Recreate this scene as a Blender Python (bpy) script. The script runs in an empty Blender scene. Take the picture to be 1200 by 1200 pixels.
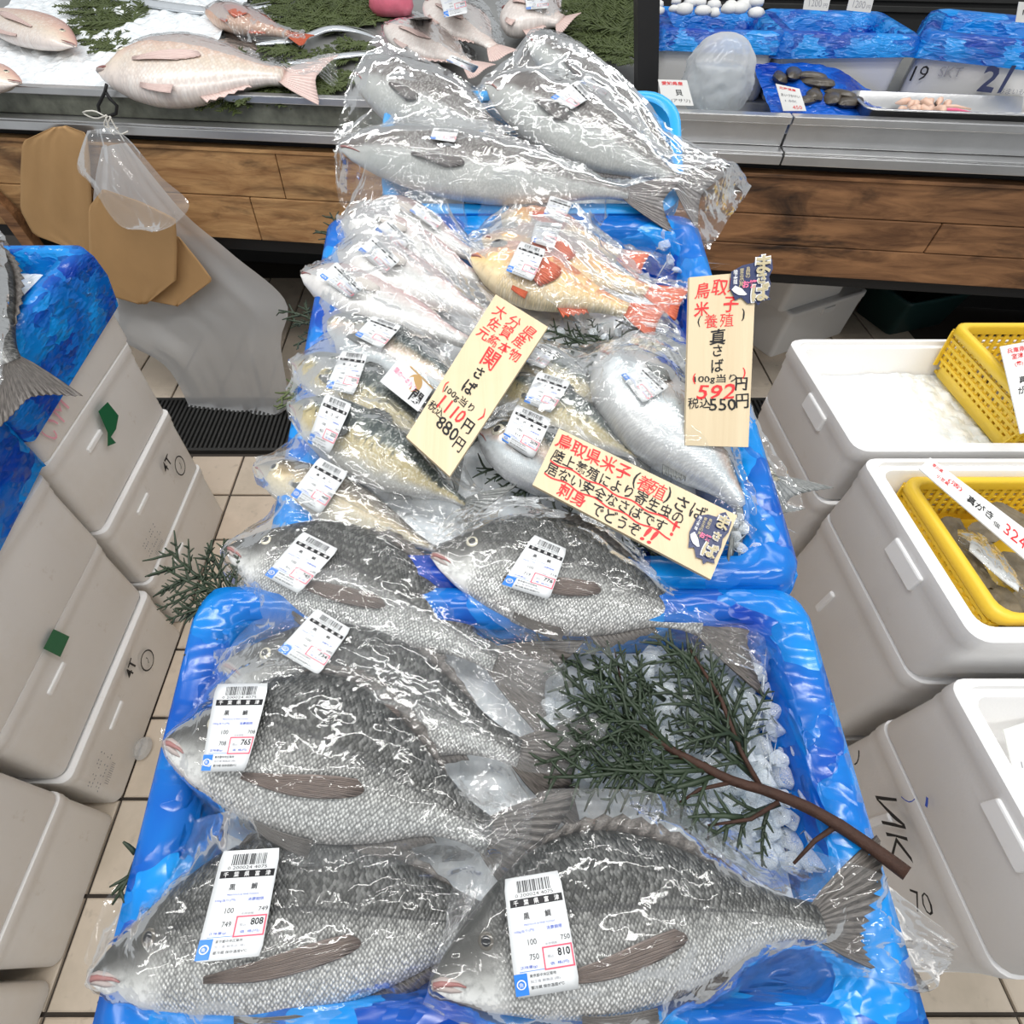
import bpy, bmesh, math, random
from mathutils import Vector, Matrix, noise
from mathutils.bvhtree import BVHTree
random.seed(7)
V = Vector
SC = bpy.context.scene
COL = SC.collection
# ------------------------------------------------------------------ camera, world, lights, exposure
H = 1.52
TH = math.radians(51.5)
FPX = 640.0
CX, CY = 550.0, 600.0
cam = bpy.data.cameras.new('camera'); camo = bpy.data.objects.new('camera', cam); COL.objects.link(camo)
camo.location = (0, 0, H); camo.rotation_euler = (math.pi/2 - TH, 0, 0)
cam.sensor_width = 36; cam.lens = FPX/1200*36; cam.shift_x = (600-CX)/1200
cam.clip_start = .02
SC.camera = camo
w = bpy.data.worlds.new('world'); SC.world = w; w.use_nodes = True
w.node_tree.nodes['Background'].inputs[0].default_value = (.93, .97, 1, 1)
w.node_tree.nodes['Background'].inputs[1].default_value = .72
def lamp(x, y, z, sx, sy, p, rot=(0, 0, 0), col=(1, .985, .965)):
    l = bpy.data.lights.new('ceiling_lamp', 'AREA'); l.shape = 'RECTANGLE'; l.size = sx; l.size_y = sy
    l.energy = p; l.color = col
    o = bpy.data.objects.new('ceiling_lamp', l); COL.objects.link(o); o.location = (x, y, z); o.rotation_euler = rot
for yy in (-1.1, .45, 1.95):
    for xx in (-1.3, 1.3):
        lamp(xx, yy, 3.0, 2.2, .10, 27)
lamp(0, .35, 2.75, 1.5, .12, 18)
SC.view_settings.view_transform = 'Standard'; SC.view_settings.look = 'None'
SC.view_settings.gamma = 1; SC.view_settings.use_curve_mapping = False
SC.view_settings.exposure = -.52
SC.cycles.transparent_max_bounces = 20
SC.cycles.max_bounces = 8
SC.cycles.caustics_reflective = False; SC.cycles.caustics_refractive = False
# ------------------------------------------------------------------ pixel rays into the place
FWD = V((0, math.cos(TH), -math.sin(TH))); UPV = V((0, math.sin(TH), math.cos(TH))); EYE = V((0, 0, H))
def ray(px, py): return FWD + V((1, 0, 0))*((px-CX)/FPX) - UPV*((py-CY)/FPX)
def Pz(px, py, z):
    d = ray(px, py); return EYE + d*((z-H)/d.z)
def Px(px, py, x):
    d = ray(px, py); return EYE + d*(x/d.x)
def Ppl(px, py, p0, n):
    d = ray(px, py); return EYE + d*((V(p0)-EYE).dot(n)/d.dot(n))
def proj(p):
    q = V(p)-EYE; d = q.dot(FWD); return V((CX+FPX*q.x/d, CY-FPX*q.dot(UPV)/d))
S1, S2, YB, Z0 = .19, .62, .84, .965          # slope of the tub row, then of the steep top tub
ZB = Z0+S1*YB
N1 = V((0, -S1, 1)).normalized(); N2 = V((0, -S2, 1)).normalized()
def bedz(y): return Z0+S1*y if y < YB else ZB+S2*(y-YB)
def bed(px, py, lift=0):
    p = Ppl(px, py, (0, 0, Z0+lift), N1)
    if p.y > YB: p = Ppl(px, py, (0, YB, ZB+lift), N2)
    return p
def bedn(p): return N1 if p.y < YB else N2
# counter frame (turned a little to the row)
CA = math.atan(-.124); CO = V((0, 1.78, 0)); CXD = V((math.cos(CA), math.sin(CA), 0)); CYD = V((-math.sin(CA), math.cos(CA), 0))
def cw(x, y, z): return CO + CXD*x + CYD*y + V((0, 0, z))
def Pc(px, py, off): return Ppl(px, py, CO+CYD*off, CYD)
def cl(p): q = V(p)-CO; return V((q.dot(CXD), q.dot(CYD), p[2]))
# ------------------------------------------------------------------ materials
class T:
    def __init__(s, name):
        s.m = bpy.data.materials.new(name); s.m.use_nodes = True
        s.t = s.m.node_tree; s.t.nodes.clear(); s.o = s.t.nodes.new('ShaderNodeOutputMaterial')
    def add(s, ty, props=None, **ins):
        n = s.t.nodes.new('ShaderNode'+ty)
        for k, v in (props or {}).items(): setattr(n, k, v)
        for k, v in ins.items(): s.put(n, k.replace('_', ' '), v)
        return n
    def put(s, n, k, v):
        i = n.inputs[int(k[1:])] if k[0] == '#' else n.inputs[k]
        if hasattr(v, 'outputs'): v = v.outputs[0]
        if isinstance(v, bpy.types.NodeSocket): s.t.links.new(v, i)
        else: i.default_value = v
    def ramp(s, fac, stops, interp='LINEAR'):
        n = s.t.nodes.new('ShaderNodeValToRGB'); e = n.color_ramp.elements; n.color_ramp.interpolation = interp
        while len(e) < len(stops): e.new(.5)
        for q, (p, c) in zip(e, stops):
            q.position = p; q.color = (c, c, c, 1) if isinstance(c, (int, float)) else (*c, 1)
        s.put(n, 'Fac', fac); return n
    def mix(s, fac, a, b, bt='MIX'):
        n = s.t.nodes.new('ShaderNodeMix'); n.data_type = 'RGBA'; n.blend_type = bt
        c = lambda v: (*v, 1) if isinstance(v, tuple) and len(v) == 3 else v
        s.put(n, '#0', fac); s.put(n, '#6', c(a)); s.put(n, '#7', c(b)); return n.outputs[2]
    def math(s, op, a, b=None, cl=False):
        n = s.t.nodes.new('ShaderNodeMath'); n.operation = op; n.use_clamp = cl
        s.put(n, '#0', a)
        if b is not None: s.put(n, '#1', b)
        return n.outputs[0]
    def noise(s, scale, detail=3, rough=.5, vec=None, ty=None, dist=0):
        n = s.add('TexNoise', {'noise_type': ty} if ty else None, Scale=scale, Detail=detail, Roughness=rough, Distortion=dist)
        if vec is not None: s.put(n, 'Vector', vec)
        return n.outputs[0]
    def obj(s): return s.add('TexCoord').outputs['Object']
    def scl(s, vec, sc, loc=(0, 0, 0), rot=(0, 0, 0)):
        n = s.add('Mapping'); s.put(n, 'Vector', vec); s.put(n, 'Scale', sc); s.put(n, 'Location', loc); s.put(n, 'Rotation', rot); return n.outputs[0]
    def uv(s, name): return s.add('UVMap', {'uv_map': name}).outputs[0]
    def bump(s, h, st=.3, d=.002): return s.add('Bump', None, Strength=st, Distance=d, Height=h).outputs[0]
    def bsdf(s, col, rough=.5, metal=0, spec=.5, nrm=None, **kw):
        n = s.add('BsdfPrincipled', None, Roughness=rough, Metallic=metal)
        s.put(n, 'Base Color', (*col, 1) if isinstance(col, tuple) and len(col) == 3 else col); s.put(n, 'Specular IOR Level', spec)
        if nrm is not None: s.put(n, 'Normal', nrm)
        for k, v in kw.items(): s.put(n, k.replace('_', ' '), v)
        return n
    def out(s, sh): s.put(s.o, 'Surface', sh); return s.m
def plain(name, col, rough=.5, metal=0, spec=.5, var=.12, sc=18, bump=0, bsc=120):
    t = T(name); v = t.obj(); nz = t.noise(sc, 4, .6, v)
    c = t.mix(nz, tuple(x*(1-var) for x in col), tuple(min(1, x*(1+var)) for x in col))
    nr = t.bump(t.noise(bsc, 3, .6, v), bump, .002) if bump else None
    return t.out(t.bsdf(c, rough, metal, spec, nr))
def foam_mat(name, dirt):
    t = T(name); v = t.obj(); a = t.noise(3.5, 5, .65, v); b = t.noise(30, 3, .6, v)
    c = t.mix(t.math('MULTIPLY', t.ramp(a, [(.48, 0), (.75, 1)]), dirt), (.84, .83, .815), (.68, .61, .51))
    c = t.mix(t.math('MULTIPLY', t.ramp(b, [(.66, 0), (.74, 1)]), dirt*.6), c, (.50, .42, .32))
    vo = t.add('TexVoronoi', None, Scale=260.0); t.put(vo, 'Vector', v)
    return t.out(t.bsdf(c, .55, 0, .3, t.bump(vo.outputs[0], .12, .001)))
def liner_mat(name, lo, hi):
    t = T(name); v = t.obj(); a = t.noise(6, 3, .55, t.scl(v, (1, 1, 1.5)), None, .5); wv = t.add('VectorMath', {'operation': 'ADD'})
    t.put(wv, '#0', v); t.put(wv, '#1', t.scl(t.add('TexNoise', None, Scale=8.0, Detail=2.0).outputs['Color'], (.08, .08, .08)))
    vo = t.add('TexVoronoi', None, Scale=15.0); t.put(vo, 'Vector', wv); cell = t.add('SeparateColor', None, Color=vo.outputs['Color']).outputs[0]
    ve = t.add('TexVoronoi', {'feature': 'DISTANCE_TO_EDGE'}, Scale=15.0); t.put(ve, 'Vector', wv)
    f = t.math('ADD', t.math('MULTIPLY', a, .9), t.math('MULTIPLY', cell, .42))
    c = t.mix(t.ramp(f, [(.42, 0), (.62, .45), (.86, 1)]), lo, hi)  # lit and shaded folds painted into the colour as paler and deeper blues
    bs = t.bsdf(c, .2, 0, .55, t.bump(t.math('ADD', t.math('MULTIPLY', t.ramp(ve, [(0, 0), (.25, 1)]), .8), t.math('ADD', cell, t.math('MULTIPLY', a, 2.0))), .5, .007))
    tr = t.add('BsdfTranslucent', None); t.put(tr, 'Color', (hi[0], hi[1], hi[2], 1))
    m = t.add('MixShader'); t.put(m, '#0', .22); t.put(m, '#1', bs); t.put(m, '#2', tr)
    return t.out(m)
def bag_mat(name, haze, gl=.16, tint=(.985, .99, .99), sc=34, lo=.08, fold=True):
    t = T(name); v = t.obj()
    r = t.noise(sc*.62, 3, .55, t.scl(v, (1, 1.7, 1), (0, 0, 0), (0, 0, .5)), 'RIDGED_MULTIFRACTAL', .5)
    q = t.noise(sc*1.5, 2, .5, v, None, .9)
    nb = t.bump(t.math('ADD', r, t.math('MULTIPLY', q, .45)), .5, .006)
    tr = t.add('BsdfTransparent'); t.put(tr, 'Color', (*tint, 1))
    g = t.add('BsdfGlossy', None, Roughness=.085); t.put(g, 'Normal', nb); t.put(g, 'Color', (1, 1, 1, 1))
    fr = t.add('Fresnel', None, IOR=1.27); t.put(fr, 'Normal', nb)
    f = t.math('ADD', t.math('MULTIPLY', fr, .6), gl*.16, True)
    m = t.add('MixShader'); t.put(m, '#0', f); t.put(m, '#1', tr); t.put(m, '#2', g)
    dd = t.add('BsdfDiffuse'); t.put(dd, 'Color', (.93, .94, .95, 1)); t.put(dd, 'Normal', nb); tl = t.add('BsdfTranslucent'); t.put(tl, 'Color', (.93, .93, .93, 1))
    d = t.add('MixShader'); t.put(d, '#0', .35 if fold else .5); t.put(d, '#1', dd); t.put(d, '#2', tl)
    hz = t.math('MULTIPLY', t.ramp(t.math('ADD', t.math('MULTIPLY', r, .5), t.math('MULTIPLY', t.noise(9, 3, .6, v), .7)), [(.5, lo), (.8, lo+(1-lo)*.28), (1.1, 1)]), haze)
    if fold: hz = t.math('MULTIPLY', hz, t.math('ADD', .2, t.math('MULTIPLY', t.add('Attribute', {'attribute_name': 'fold'}).outputs['Fac'], 1.9)), True)
    m2 = t.add('MixShader'); t.put(m2, '#0', hz); t.put(m2, '#1', m); t.put(m2, '#2', d)
    return t.out(m2)
def ice_mat(name, alpha):
    t = T(name); v = t.obj(); a = t.noise(55, 3, .6, v)
    b = t.bsdf(t.ramp(a, [(.3, (.76, .82, .86)), (.7, (.95, .97, .98))]), .06, 0, .6, t.bump(a, .12, .004))
    tr = t.add('BsdfTransparent'); t.put(tr, 'Color', (.95, .98, 1, 1))
    lw = t.add('LayerWeight', None, Blend=.3)
    m = t.add('MixShader'); t.put(m, '#0', t.math('ADD', t.math('MULTIPLY', lw.outputs[1], .55), t.math('ADD', t.math('MULTIPLY', t.ramp(t.noise(20, 2, .5, v), [(.4, 0), (.65, 1)]), .35), alpha), True)); t.put(m, '#1', tr); t.put(m, '#2', b)
    return t.out(m)
def fish_mat(name, ramp, scale=24, sdark=.5, metal=.3, rough=.3, spots=None, head=.24, bumpst=.5, stripe=None, mott=.35, smix=1.0, hdark=0, cheek=None):
    """flank colour from belly (0) to back (1); scale pattern in body units; head free of scales"""
    t = T(name); xy = t.uv('Body'); fr = t.uv('Frac'); se = t.add('SeparateXYZ', None, Vector=fr); u, vv = se.outputs[0], se.outputs[1]
    nz = t.noise(5, 4, .6, xy)
    col = t.ramp(t.math('ADD', vv, t.math('MULTIPLY', t.math('SUBTRACT', nz, .5), .22)), ramp).outputs[0]
    vo = t.add('TexVoronoi', None, Scale=scale, Randomness=.42); t.put(vo, 'Vector', t.scl(xy, (1.2, .85, 1), (0, 0, 0), (0, 0, .78)))
    hm = t.ramp(u, [((cheek or head)-.03, 0), ((cheek or head)+.02, 1)]).outputs[0]
    cellv = t.add('SeparateColor', None, Color=vo.outputs['Color']).outputs[0]
    fleck = t.math('MULTIPLY', t.ramp(t.math('ADD', vo.outputs[0], t.math('MULTIPLY', t.noise(scale*1.4, 2, .5, t.scl(xy, (1.6, .5, 1))), .5)), [(.45, 0), (.8, 1)]), t.math('MULTIPLY', hm, sdark))
    col = t.mix(fleck, col, t.mix(.82, col, (.02, .02, .02)))
    col = t.mix(t.math('MULTIPLY', hm, t.math('MULTIPLY', t.math('SUBTRACT', cellv, .45, True), .5*smix)), col, (.95, .95, .92))
    mo = t.noise(14, 4, .65, xy)
    if hdark: col = t.mix(t.math('MULTIPLY', t.math('MULTIPLY', t.math('SUBTRACT', 1.0, hm), t.ramp(vv, [(.18, 0), (.5, 1)])), hdark), col, (.07, .068, .064))
    col = t.mix(t.math('MULTIPLY', t.ramp(mo, [(.5, 0), (.72, 1)]), t.math('MULTIPLY', t.math('SUBTRACT', 1.0, hm), mott)), col, t.mix(.7, col, (.03, .03, .03)))
    if stripe:   # lateral line
        d = t.math('ABSOLUTE', t.math('SUBTRACT', vv, t.math('ADD', .63, t.math('MULTIPLY', t.math('SUBTRACT', u, .3), -.18))))
        col = t.mix(t.math('MULTIPLY', t.ramp(d, [(.006, 1), (.02, 0)]), t.math('MULTIPLY', hm, stripe)), col, (.04, .04, .04))
    if spots:
        wv = t.noise(spots[0], 2, .5, t.scl(xy, (2.1, .9, 1), (0, 0, 0), (0, 0, .3)), None, 1.2)
        sm = t.math('MULTIPLY', t.ramp(wv, [(.52, 0), (.6, 1)]), t.ramp(vv, [(spots[2], 0), (spots[2]+.15, 1)]))
        col = t.mix(t.math('MULTIPLY', sm, spots[3]), col, spots[1])
    hb = t.math('ADD', t.math('MULTIPLY', t.math('MULTIPLY', vo.outputs[0], hm), -1.0), t.math('MULTIPLY', mo, .35))
    return t.out(t.bsdf(col, rough, metal, .55, t.bump(hb, bumpst, .003)))
def fin_mat(name, c1, c2, sc=60):
    t = T(name); u = t.uv('Frac'); se = t.add('SeparateXYZ', None, Vector=u)
    nz = t.noise(6, 4, .6, t.scl(u, (14, 1.2, 1)))
    c = t.mix(t.ramp(nz, [(.35, 0), (.65, 1)]), c1, c2)
    wv = t.math('SINE', t.math('MULTIPLY', se.outputs[0], 90.0))
    return t.out(t.bsdf(c, .4, .1, .5, t.bump(wv, .5, .002)))
def wood_mat(name, a, b, dk, sc=(1.2, 14, 14), rough=.6, stain=.6):
    t = T(name); v = t.obj(); g = t.noise(2.2, 6, .65, t.scl(v, sc), None, .8)
    c = t.mix(t.ramp(g, [(.3, 0), (.7, 1)]), a, b)
    k = t.noise(1.6, 5, .65, t.scl(v, (1.3, 4, 6)), None, .6)
    c = t.mix(t.math('MULTIPLY', t.ramp(k, [(.50, 0), (.66, 1)]), stain), c, dk)
    return t.out(t.bsdf(c, rough, 0, .4, t.bump(g, .35, .003)))
M = {}
M['foam'] = foam_mat('foam', .12); M['foam_dirty'] = foam_mat('foam_dirty', .38)
M['liner'] = liner_mat('blue_liner', (.002, .05, .40), (.006, .30, .82)); M['liner_dark'] = liner_mat('blue_liner_deep', (.004, .035, .36), (.01, .14, .68))
M['tub'] = plain('blue_tub', (.015, .33, .78), .3, 0, .5, .08)
M['bag'] = bag_mat('clear_bag', .36, lo=.10); M['bag_hazy'] = bag_mat('clear_bag_hazy', .62, lo=.12); M['bag_thin'] = bag_mat('clear_bag_thin', .26, lo=.10)
M['film'] = bag_mat('film', .9, .1, (.97, .97, .97), 14, .80, False); M['bundle'] = bag_mat('bag_bundle', .62, .3, (.93, .95, .97), 20, .35, False); M['water_bag'] = bag_mat('water_bag', .9, .3, (.97, .98, .98), 22, .5, False)
M['ice'] = ice_mat('ice', .12); M['ice_solid'] = ice_mat('ice_bed', .75)
G = (.50, .50, .49)
M['bream'] = fish_mat('bream', [(0, (.84, .80, .77)), (.14, (.80, .80, .78)), (.36, (.60, .60, .575)), (.50, (.28, .28, .265)), (.62, (.055, .055, .048)), (1, (.010, .014, .013))], 44, .85, .2, .32, stripe=.8, smix=.45, mott=.8, hdark=.62, cheek=.17)
M['bream_fin'] = fin_mat('bream_fin', (.045, .04, .036), (.17, .15, .135)); M['bream_pect'] = fin_mat('bream_pectoral', (.07, .055, .05), (.24, .18, .15))
M['mack'] = fish_mat('mackerel', [(0, (.74, .71, .66)), (.18, (.68, .67, .62)), (.36, (.56, .47, .27)), (.58, (.36, .30, .14)), (.70, (.08, .10, .085)), (1, (.015, .03, .035))], 46, .3, .25, .28, (4.2, (.018, .03, .03), .44, .9), .22, .15)
M['mack_belly'] = fish_mat('mackerel_pale', [(0, (.72, .72, .72)), (.35, (.62, .68, .71)), (.54, (.60, .47, .40)), (.68, (.34, .28, .20)), (.78, (.06, .08, .08)), (1, (.015, .025, .03))], 46, .2, .3, .26, (4.2, (.02, .03, .03), .6, .85), .22, .12)
M['mack_dots'] = fish_mat('mackerel_dotted', [(0, (.72, .68, .54)), (.4, (.60, .52, .30)), (.6, (.30, .27, .16)), (.75, (.07, .09, .08)), (1, (.02, .03, .03))], 40, .3, .25, .28, (5.5, (.05, .055, .045), .08, .85), .22, .15)
M['mack_fin'] = fin_mat('mackerel_fin', (.08, .09, .09), (.3, .31, .3))
M['aji'] = fish_mat('horse_mackerel', [(0, (.76, .72, .63)), (.4, (.64, .57, .42)), (.6, (.40, .31, .17)), (.76, (.13, .10, .06)), (1, (.05, .04, .03))], 44, .35, .3, .26, None, .22, .2, .5)
M['rock'] = fish_mat('rockfish', [(0, (.78, .66, .44)), (.25, (.76, .52, .24)), (.48, (.66, .32, .13)), (.72, (.58, .17, .075)), (1, (.42, .08, .035))], 34, .35, .05, .3, (2.2, (.85, .66, .30), .2, .5), .25, .25)
M['rock_fin'] = fin_mat('rockfish_fin', (.50, .055, .025), (.72, .20, .09))
M['tile'] = fish_mat('pale_fish', [(0, (.74, .72, .70)), (.4, (.66, .65, .63)), (.62, (.64, .52, .50)), (.82, (.52, .33, .33)), (1, (.38, .22, .22))], 30, .2, .2, .3, None, .24, .15, None, .15)
M['tile_fin'] = fin_mat('pale_fin', (.62, .56, .50), (.80, .74, .70))
M['grey'] = fish_mat('grey_fish', [(0, (.58, .59, .57)), (.3, (.40, .41, .395)), (.42, (.34, .345, .335)), (.52, (.13, .115, .108)), (.85, (.085, .075, .07)), (1, (.04, .035, .03))], 60, .1, .1, .34, None, .22, .12, None, .2)
M['grey_fin'] = fin_mat('grey_fin', (.10, .09, .09), (.26, .24, .23))
M['pink'] = fish_mat('pink_fish', [(0, (.78, .70, .66)), (.35, (.78, .66, .54)), (.65, (.72, .48, .38)), (1, (.52, .28, .24))], 30, .2, .1, .3, None, .2, .2, None, .3)
M['pink_fin'] = fin_mat('pink_fin', (.72, .5, .46), (.84, .68, .62))
M['red'] = fish_mat('red_fish', [(0, (.70, .48, .36)), (.4, (.50, .20, .12)), (.8, (.38, .09, .05)), (1, (.3, .06, .04))], 30, .2, .1, .3)
M['palefish'] = fish_mat('pale_round_fish', [(0, (.76, .70, .66)), (.6, (.72, .60, .54)), (1, (.58, .42, .38))], 30, .15, .1, .35, None, .2, .2, None, .15)
M['silver'] = plain('silver_skin', (.72, .76, .80), .22, .55, .5, .12, 40, .2)
M['iris'] = plain('iris', (.62, .58, .46), .2, .3, .6, .2, 300); M['iris_dark'] = plain('iris_dark', (.10, .09, .075), .15, .1, .7, .2, 300)
M['pupil'] = plain('pupil', (.006, .006, .008), .06, 0, .8, 0); M['mouth'] = plain('mouth', (.30, .12, .11), .4); M['lip'] = plain('lip', (.36, .30, .28), .35, 0, .5, .2, 90)
M['label'] = plain('label_paper', (.68, .70, .71), .4, 0, .4, .02); M['card'] = plain('card', (.72, .72, .70), .5, 0, .4, .03)
M['k'] = plain('ink_black', (.012, .012, .014), .5, 0, .3, 0); M['r'] = plain('ink_red', (.72, .035, .04), .5, 0, .3, 0)
M['b'] = plain('ink_blue', (.03, .09, .50), .5, 0, .3, 0); M['B'] = plain('print_blue', (.03, .20, .66), .4, 0, .4, 0); M['W'] = plain('print_white', (.76, .76, .76), .45, 0, .4, 0)
M['g'] = plain('ink_grey', (.30, .30, .33), .5, 0, .3, 0); M['p'] = plain('ink_pink', (.80, .38, .45), .5, 0, .3, .1); M['rb'] = plain('print_red', (.80, .10, .16), .5, 0, .3, 0)
M['navy'] = plain('print_navy', (.025, .035, .10), .35, 0, .4, 0); M['gold'] = plain('print_gold', (.42, .36, .22), .4, 0, .4, .2); M['br'] = plain('print_brown', (.45, .28, .11), .5, 0, .3, 0)
M['pkk'] = plain('print_pink', (.80, .15, .28), .4, 0, .4, 0)
M['sign'] = wood_mat('thin_wood', (.60, .48, .31), (.66, .55, .37), (.54, .43, .27), (30, 1.5, 1.5), .6, .25)
M['plank'] = wood_mat('plank', (.24, .11, .042), (.60, .36, .16), (.045, .022, .012), stain=.9); M['plank_dark'] = wood_mat('plank_dark', (.085, .036, .016), (.36, .18, .08), (.02, .011, .007), stain=.95)
M['steel'] = plain('steel', (.60, .60, .60), .28, .85, .5, .15, 12, .1); M['steel_dull'] = plain('steel_dull', (.42, .42, .41), .42, .7, .5, .25, 9, .15)
M['lip_dirty'] = plain('lip_dirty', (.16, .165, .13), .3, .3, .5, .9, 26); M['black'] = plain('black', (.012, .012, .013), .55, 0, .4, .2); M['dark'] = plain('dark_board', (.02, .02, .02), .7); M['iron'] = plain('grate_iron', (.05, .05, .048), .5, .4, .5, .3)
M['kraft'] = plain('kraft_paper', (.44, .265, .12), .75, 0, .25, .1, 9, .25, 40); M['yellow'] = plain('yellow_plastic', (.78, .52, .035), .38, 0, .5, .06)
M['green_tape'] = plain('green_tape', (.004, .12, .045), .4); M['bark'] = plain('bark', (.042, .019, .012), .7, 0, .3, .6, 90, .8, 160)
M['leaf'] = plain('cedar_green', (.020, .034, .017), .5, 0, .4, .5, 40); M['leaf_l'] = plain('cedar_green_light', (.075, .10, .03), .5, 0, .4, .6, 30)
M['shell'] = plain('shell_dark', (.07, .058, .045), .28, 0, .5, .9, 30, .5); M['oyster'] = plain('oyster_shell', (.15, .12, .075), .55, 0, .4, .8, 35, .9, 60)
M['meat'] = plain('shellfish_meat', (.74, .50, .38), .35, 0, .5, .25, 50); M['string'] = plain('string', (.70, .68, .62), .6); M['teal'] = plain('teal_plastic', (.015, .055, .055), .45)
M['grout'] = plain('grout', (.055, .045, .036), .8)
def tile_mat():
    t = T('floor_tile'); v = t.add('NewGeometry').outputs[0]; a = t.noise(4, 5, .65, v); b = t.noise(22, 4, .6, v)
    oi = t.add('ObjectInfo').outputs['Random']
    c = t.mix(t.math('MULTIPLY', oi, .5), (.66, .57, .46), (.70, .56, .44))
    c = t.mix(t.ramp(a, [(.45, 0), (.75, .7)]), c, (.42, .36, .27)); c = t.mix(t.ramp(b, [(.6, 0), (.75, .5)]), c, (.30, .25, .19))
    return t.out(t.bsdf(c, .35, 0, .5, t.bump(b, .1, .001)))
M['ftile'] = tile_mat()
# ------------------------------------------------------------------ object helpers
WL = {}
def tag(o, label=None, cat=None, group=None, kind=None):
    for k, v in (('label', label), ('category', cat), ('group', group), ('kind', kind)):
        if v: o[k] = v
    return o
def thing(name, label, cat, loc, group=None):
    o = bpy.data.objects.new(name, None); COL.objects.link(o); o.location = loc; o.empty_display_size = .05
    WL[o.name] = V(loc); return tag(o, label, cat, group)
class MB:
    """collects shapes (world coordinates) for ONE mesh object"""
    def __init__(s): s.v = []; s.f = []; s.mi = []; s.uv = {}; s.mats = []
    def m(s, mat):
        if mat not in s.mats: s.mats.append(mat)
        return s.mats.index(mat)
    def add(s, vs, fs, mat=0):
        b = len(s.v); s.v += [V(p) for p in vs]; s.f += [tuple(b+i for i in f) for f in fs]; s.mi += [mat]*len(fs); return b
    def box(s, c, sx, sy, sz, mat=0, R=None):
        c = V(c); vs = []
        for z in (-1, 1):
            for y in (-1, 1):
                for x in (-1, 1):
                    p = V((x*sx/2, y*sy/2, z*sz/2)); vs.append(c+((R @ p) if R else p))
        s.add(vs, [(0, 2, 3, 1), (4, 5, 7, 6), (0, 1, 5, 4), (2, 6, 7, 3), (0, 4, 6, 2), (1, 3, 7, 5)], mat)
    def loft(s, loops, closed=True, cap0=False, cap1=False, mat=0):
        n = len(loops[0]); vs = [p for l in loops for p in l]; fs = []
        for i in range(len(loops)-1):
            for j in range(n if closed else n-1):
                k = (j+1) % n; fs.append((i*n+j, i*n+k, (i+1)*n+k, (i+1)*n+j))
        if cap0: fs.append(tuple(range(n-1, -1, -1)))
        if cap1: fs.append(tuple((len(loops)-1)*n+j for j in range(n)))
        return s.add(vs, fs, mat)
    def tube(s, pts, r, n=6, mat=0, cap=True):
        pts = [V(p) for p in pts]; rs = [r[min(len(r)-1, round(i*(len(r)-1)/max(1, len(pts)-1)))] for i in range(len(pts))] if isinstance(r, (list, tuple)) else [r]*len(pts); loops = []; a = None
        for i, p in enumerate(pts):
            d = (pts[min(i+1, len(pts)-1)]-pts[max(i-1, 0)]).normalized()
            a = (d.orthogonal() if a is None else a-d*a.dot(d)).normalized(); b = d.cross(a)
            loops.append([p+(a*math.cos(2*math.pi*k/n)+b*math.sin(2*math.pi*k/n))*rs[i] for k in range(n)])
        s.loft(loops, True, cap, cap, mat)
    def grid(s, rows, mat=0): return s.loft(rows, False, False, False, mat)
    def bvh(s): return BVHTree.FromPolygons([tuple(p) for p in s.v], s.f)
    def build(s, name, mat, parent=None, smooth=True, uvs=None, solid=0, bevel=0):
        o0 = WL[parent.name] if parent else V((0, 0, 0))
        me = bpy.data.meshes.new(name); me.from_pydata([tuple(p-o0) for p in s.v], [], s.f)
        mats = [mat] if not isinstance(mat, (list, tuple)) else mat
        for x in mats: me.materials.append(M[x] if isinstance(x, str) else x)
        if len(mats) > 1: me.polygons.foreach_set('material_index', s.mi)
        if smooth: me.polygons.foreach_set('use_smooth', [True]*len(me.polygons))
        for k, arr in (uvs or {}).items():
            l = me.uv_layers.new(name=k); fl = []
            for lp in me.loops: fl += arr[lp.vertex_index]
            l.data.foreach_set('uv', fl)
        me.update()
        o = bpy.data.objects.new(name, me); COL.objects.link(o)
        if parent: o.parent = parent
        WL[o.name] = o0
        if solid:
            q = o.modifiers.new('thick', 'SOLIDIFY'); q.thickness = solid; q.offset = 0
        if bevel:
            q = o.modifiers.new('bevel', 'BEVEL'); q.width = bevel; q.segments = 2; q.limit_method = 'ANGLE'
            if smooth: me.set_sharp_from_angle(angle=.7)
        return o
def struct(o): o['kind'] = 'structure'; return o
def lerp(a, b, t): return a+(b-a)*t
def interp(tab, u):
    for i in range(len(tab)-1):
        if u <= tab[i+1][0]:
            t = (u-tab[i][0])/(tab[i+1][0]-tab[i][0])
            p0 = tab[max(i-1, 0)][1]; p1 = tab[i][1]; p2 = tab[i+1][1]; p3 = tab[min(i+2, len(tab)-1)][1]
            m1 = (p2-p0)*.5*(1 if i else 1.5); m2 = (p3-p1)*.5
            t2 = t*t; t3 = t2*t
            return (2*t3-3*t2+1)*p1+(t3-2*t2+t)*m1+(-2*t3+3*t2)*p2+(t3-t2)*m2
    return tab[-1][1]
def resample(pts, n, lin=False):
    pts = [V(p) for p in pts]
    # Catmull-Rom through the points, uniform in arc
    d = [0]
    for a, b in zip(pts, pts[1:]): d.append(d[-1]+(b-a).length)
    out = []
    for i in range(n):
        t = d[-1]*i/(n-1); k = max(j for j in range(len(d)) if d[j] <= t+1e-9); k = min(k, len(pts)-2)
        u = (t-d[k])/max(1e-9, d[k+1]-d[k])
        if lin: out.append(pts[k].lerp(pts[k+1], u)); continue
        p1, p2 = pts[k], pts[k+1]; p0 = pts[max(k-1, 0)]; p3 = pts[min(k+2, len(pts)-1)]
        out.append(.5*((2*p1)+(p2-p0)*u+(2*p0-5*p1+4*p2-p3)*u*u+(3*p1-p0-3*p2+p3)*u**3))
    return out
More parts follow.
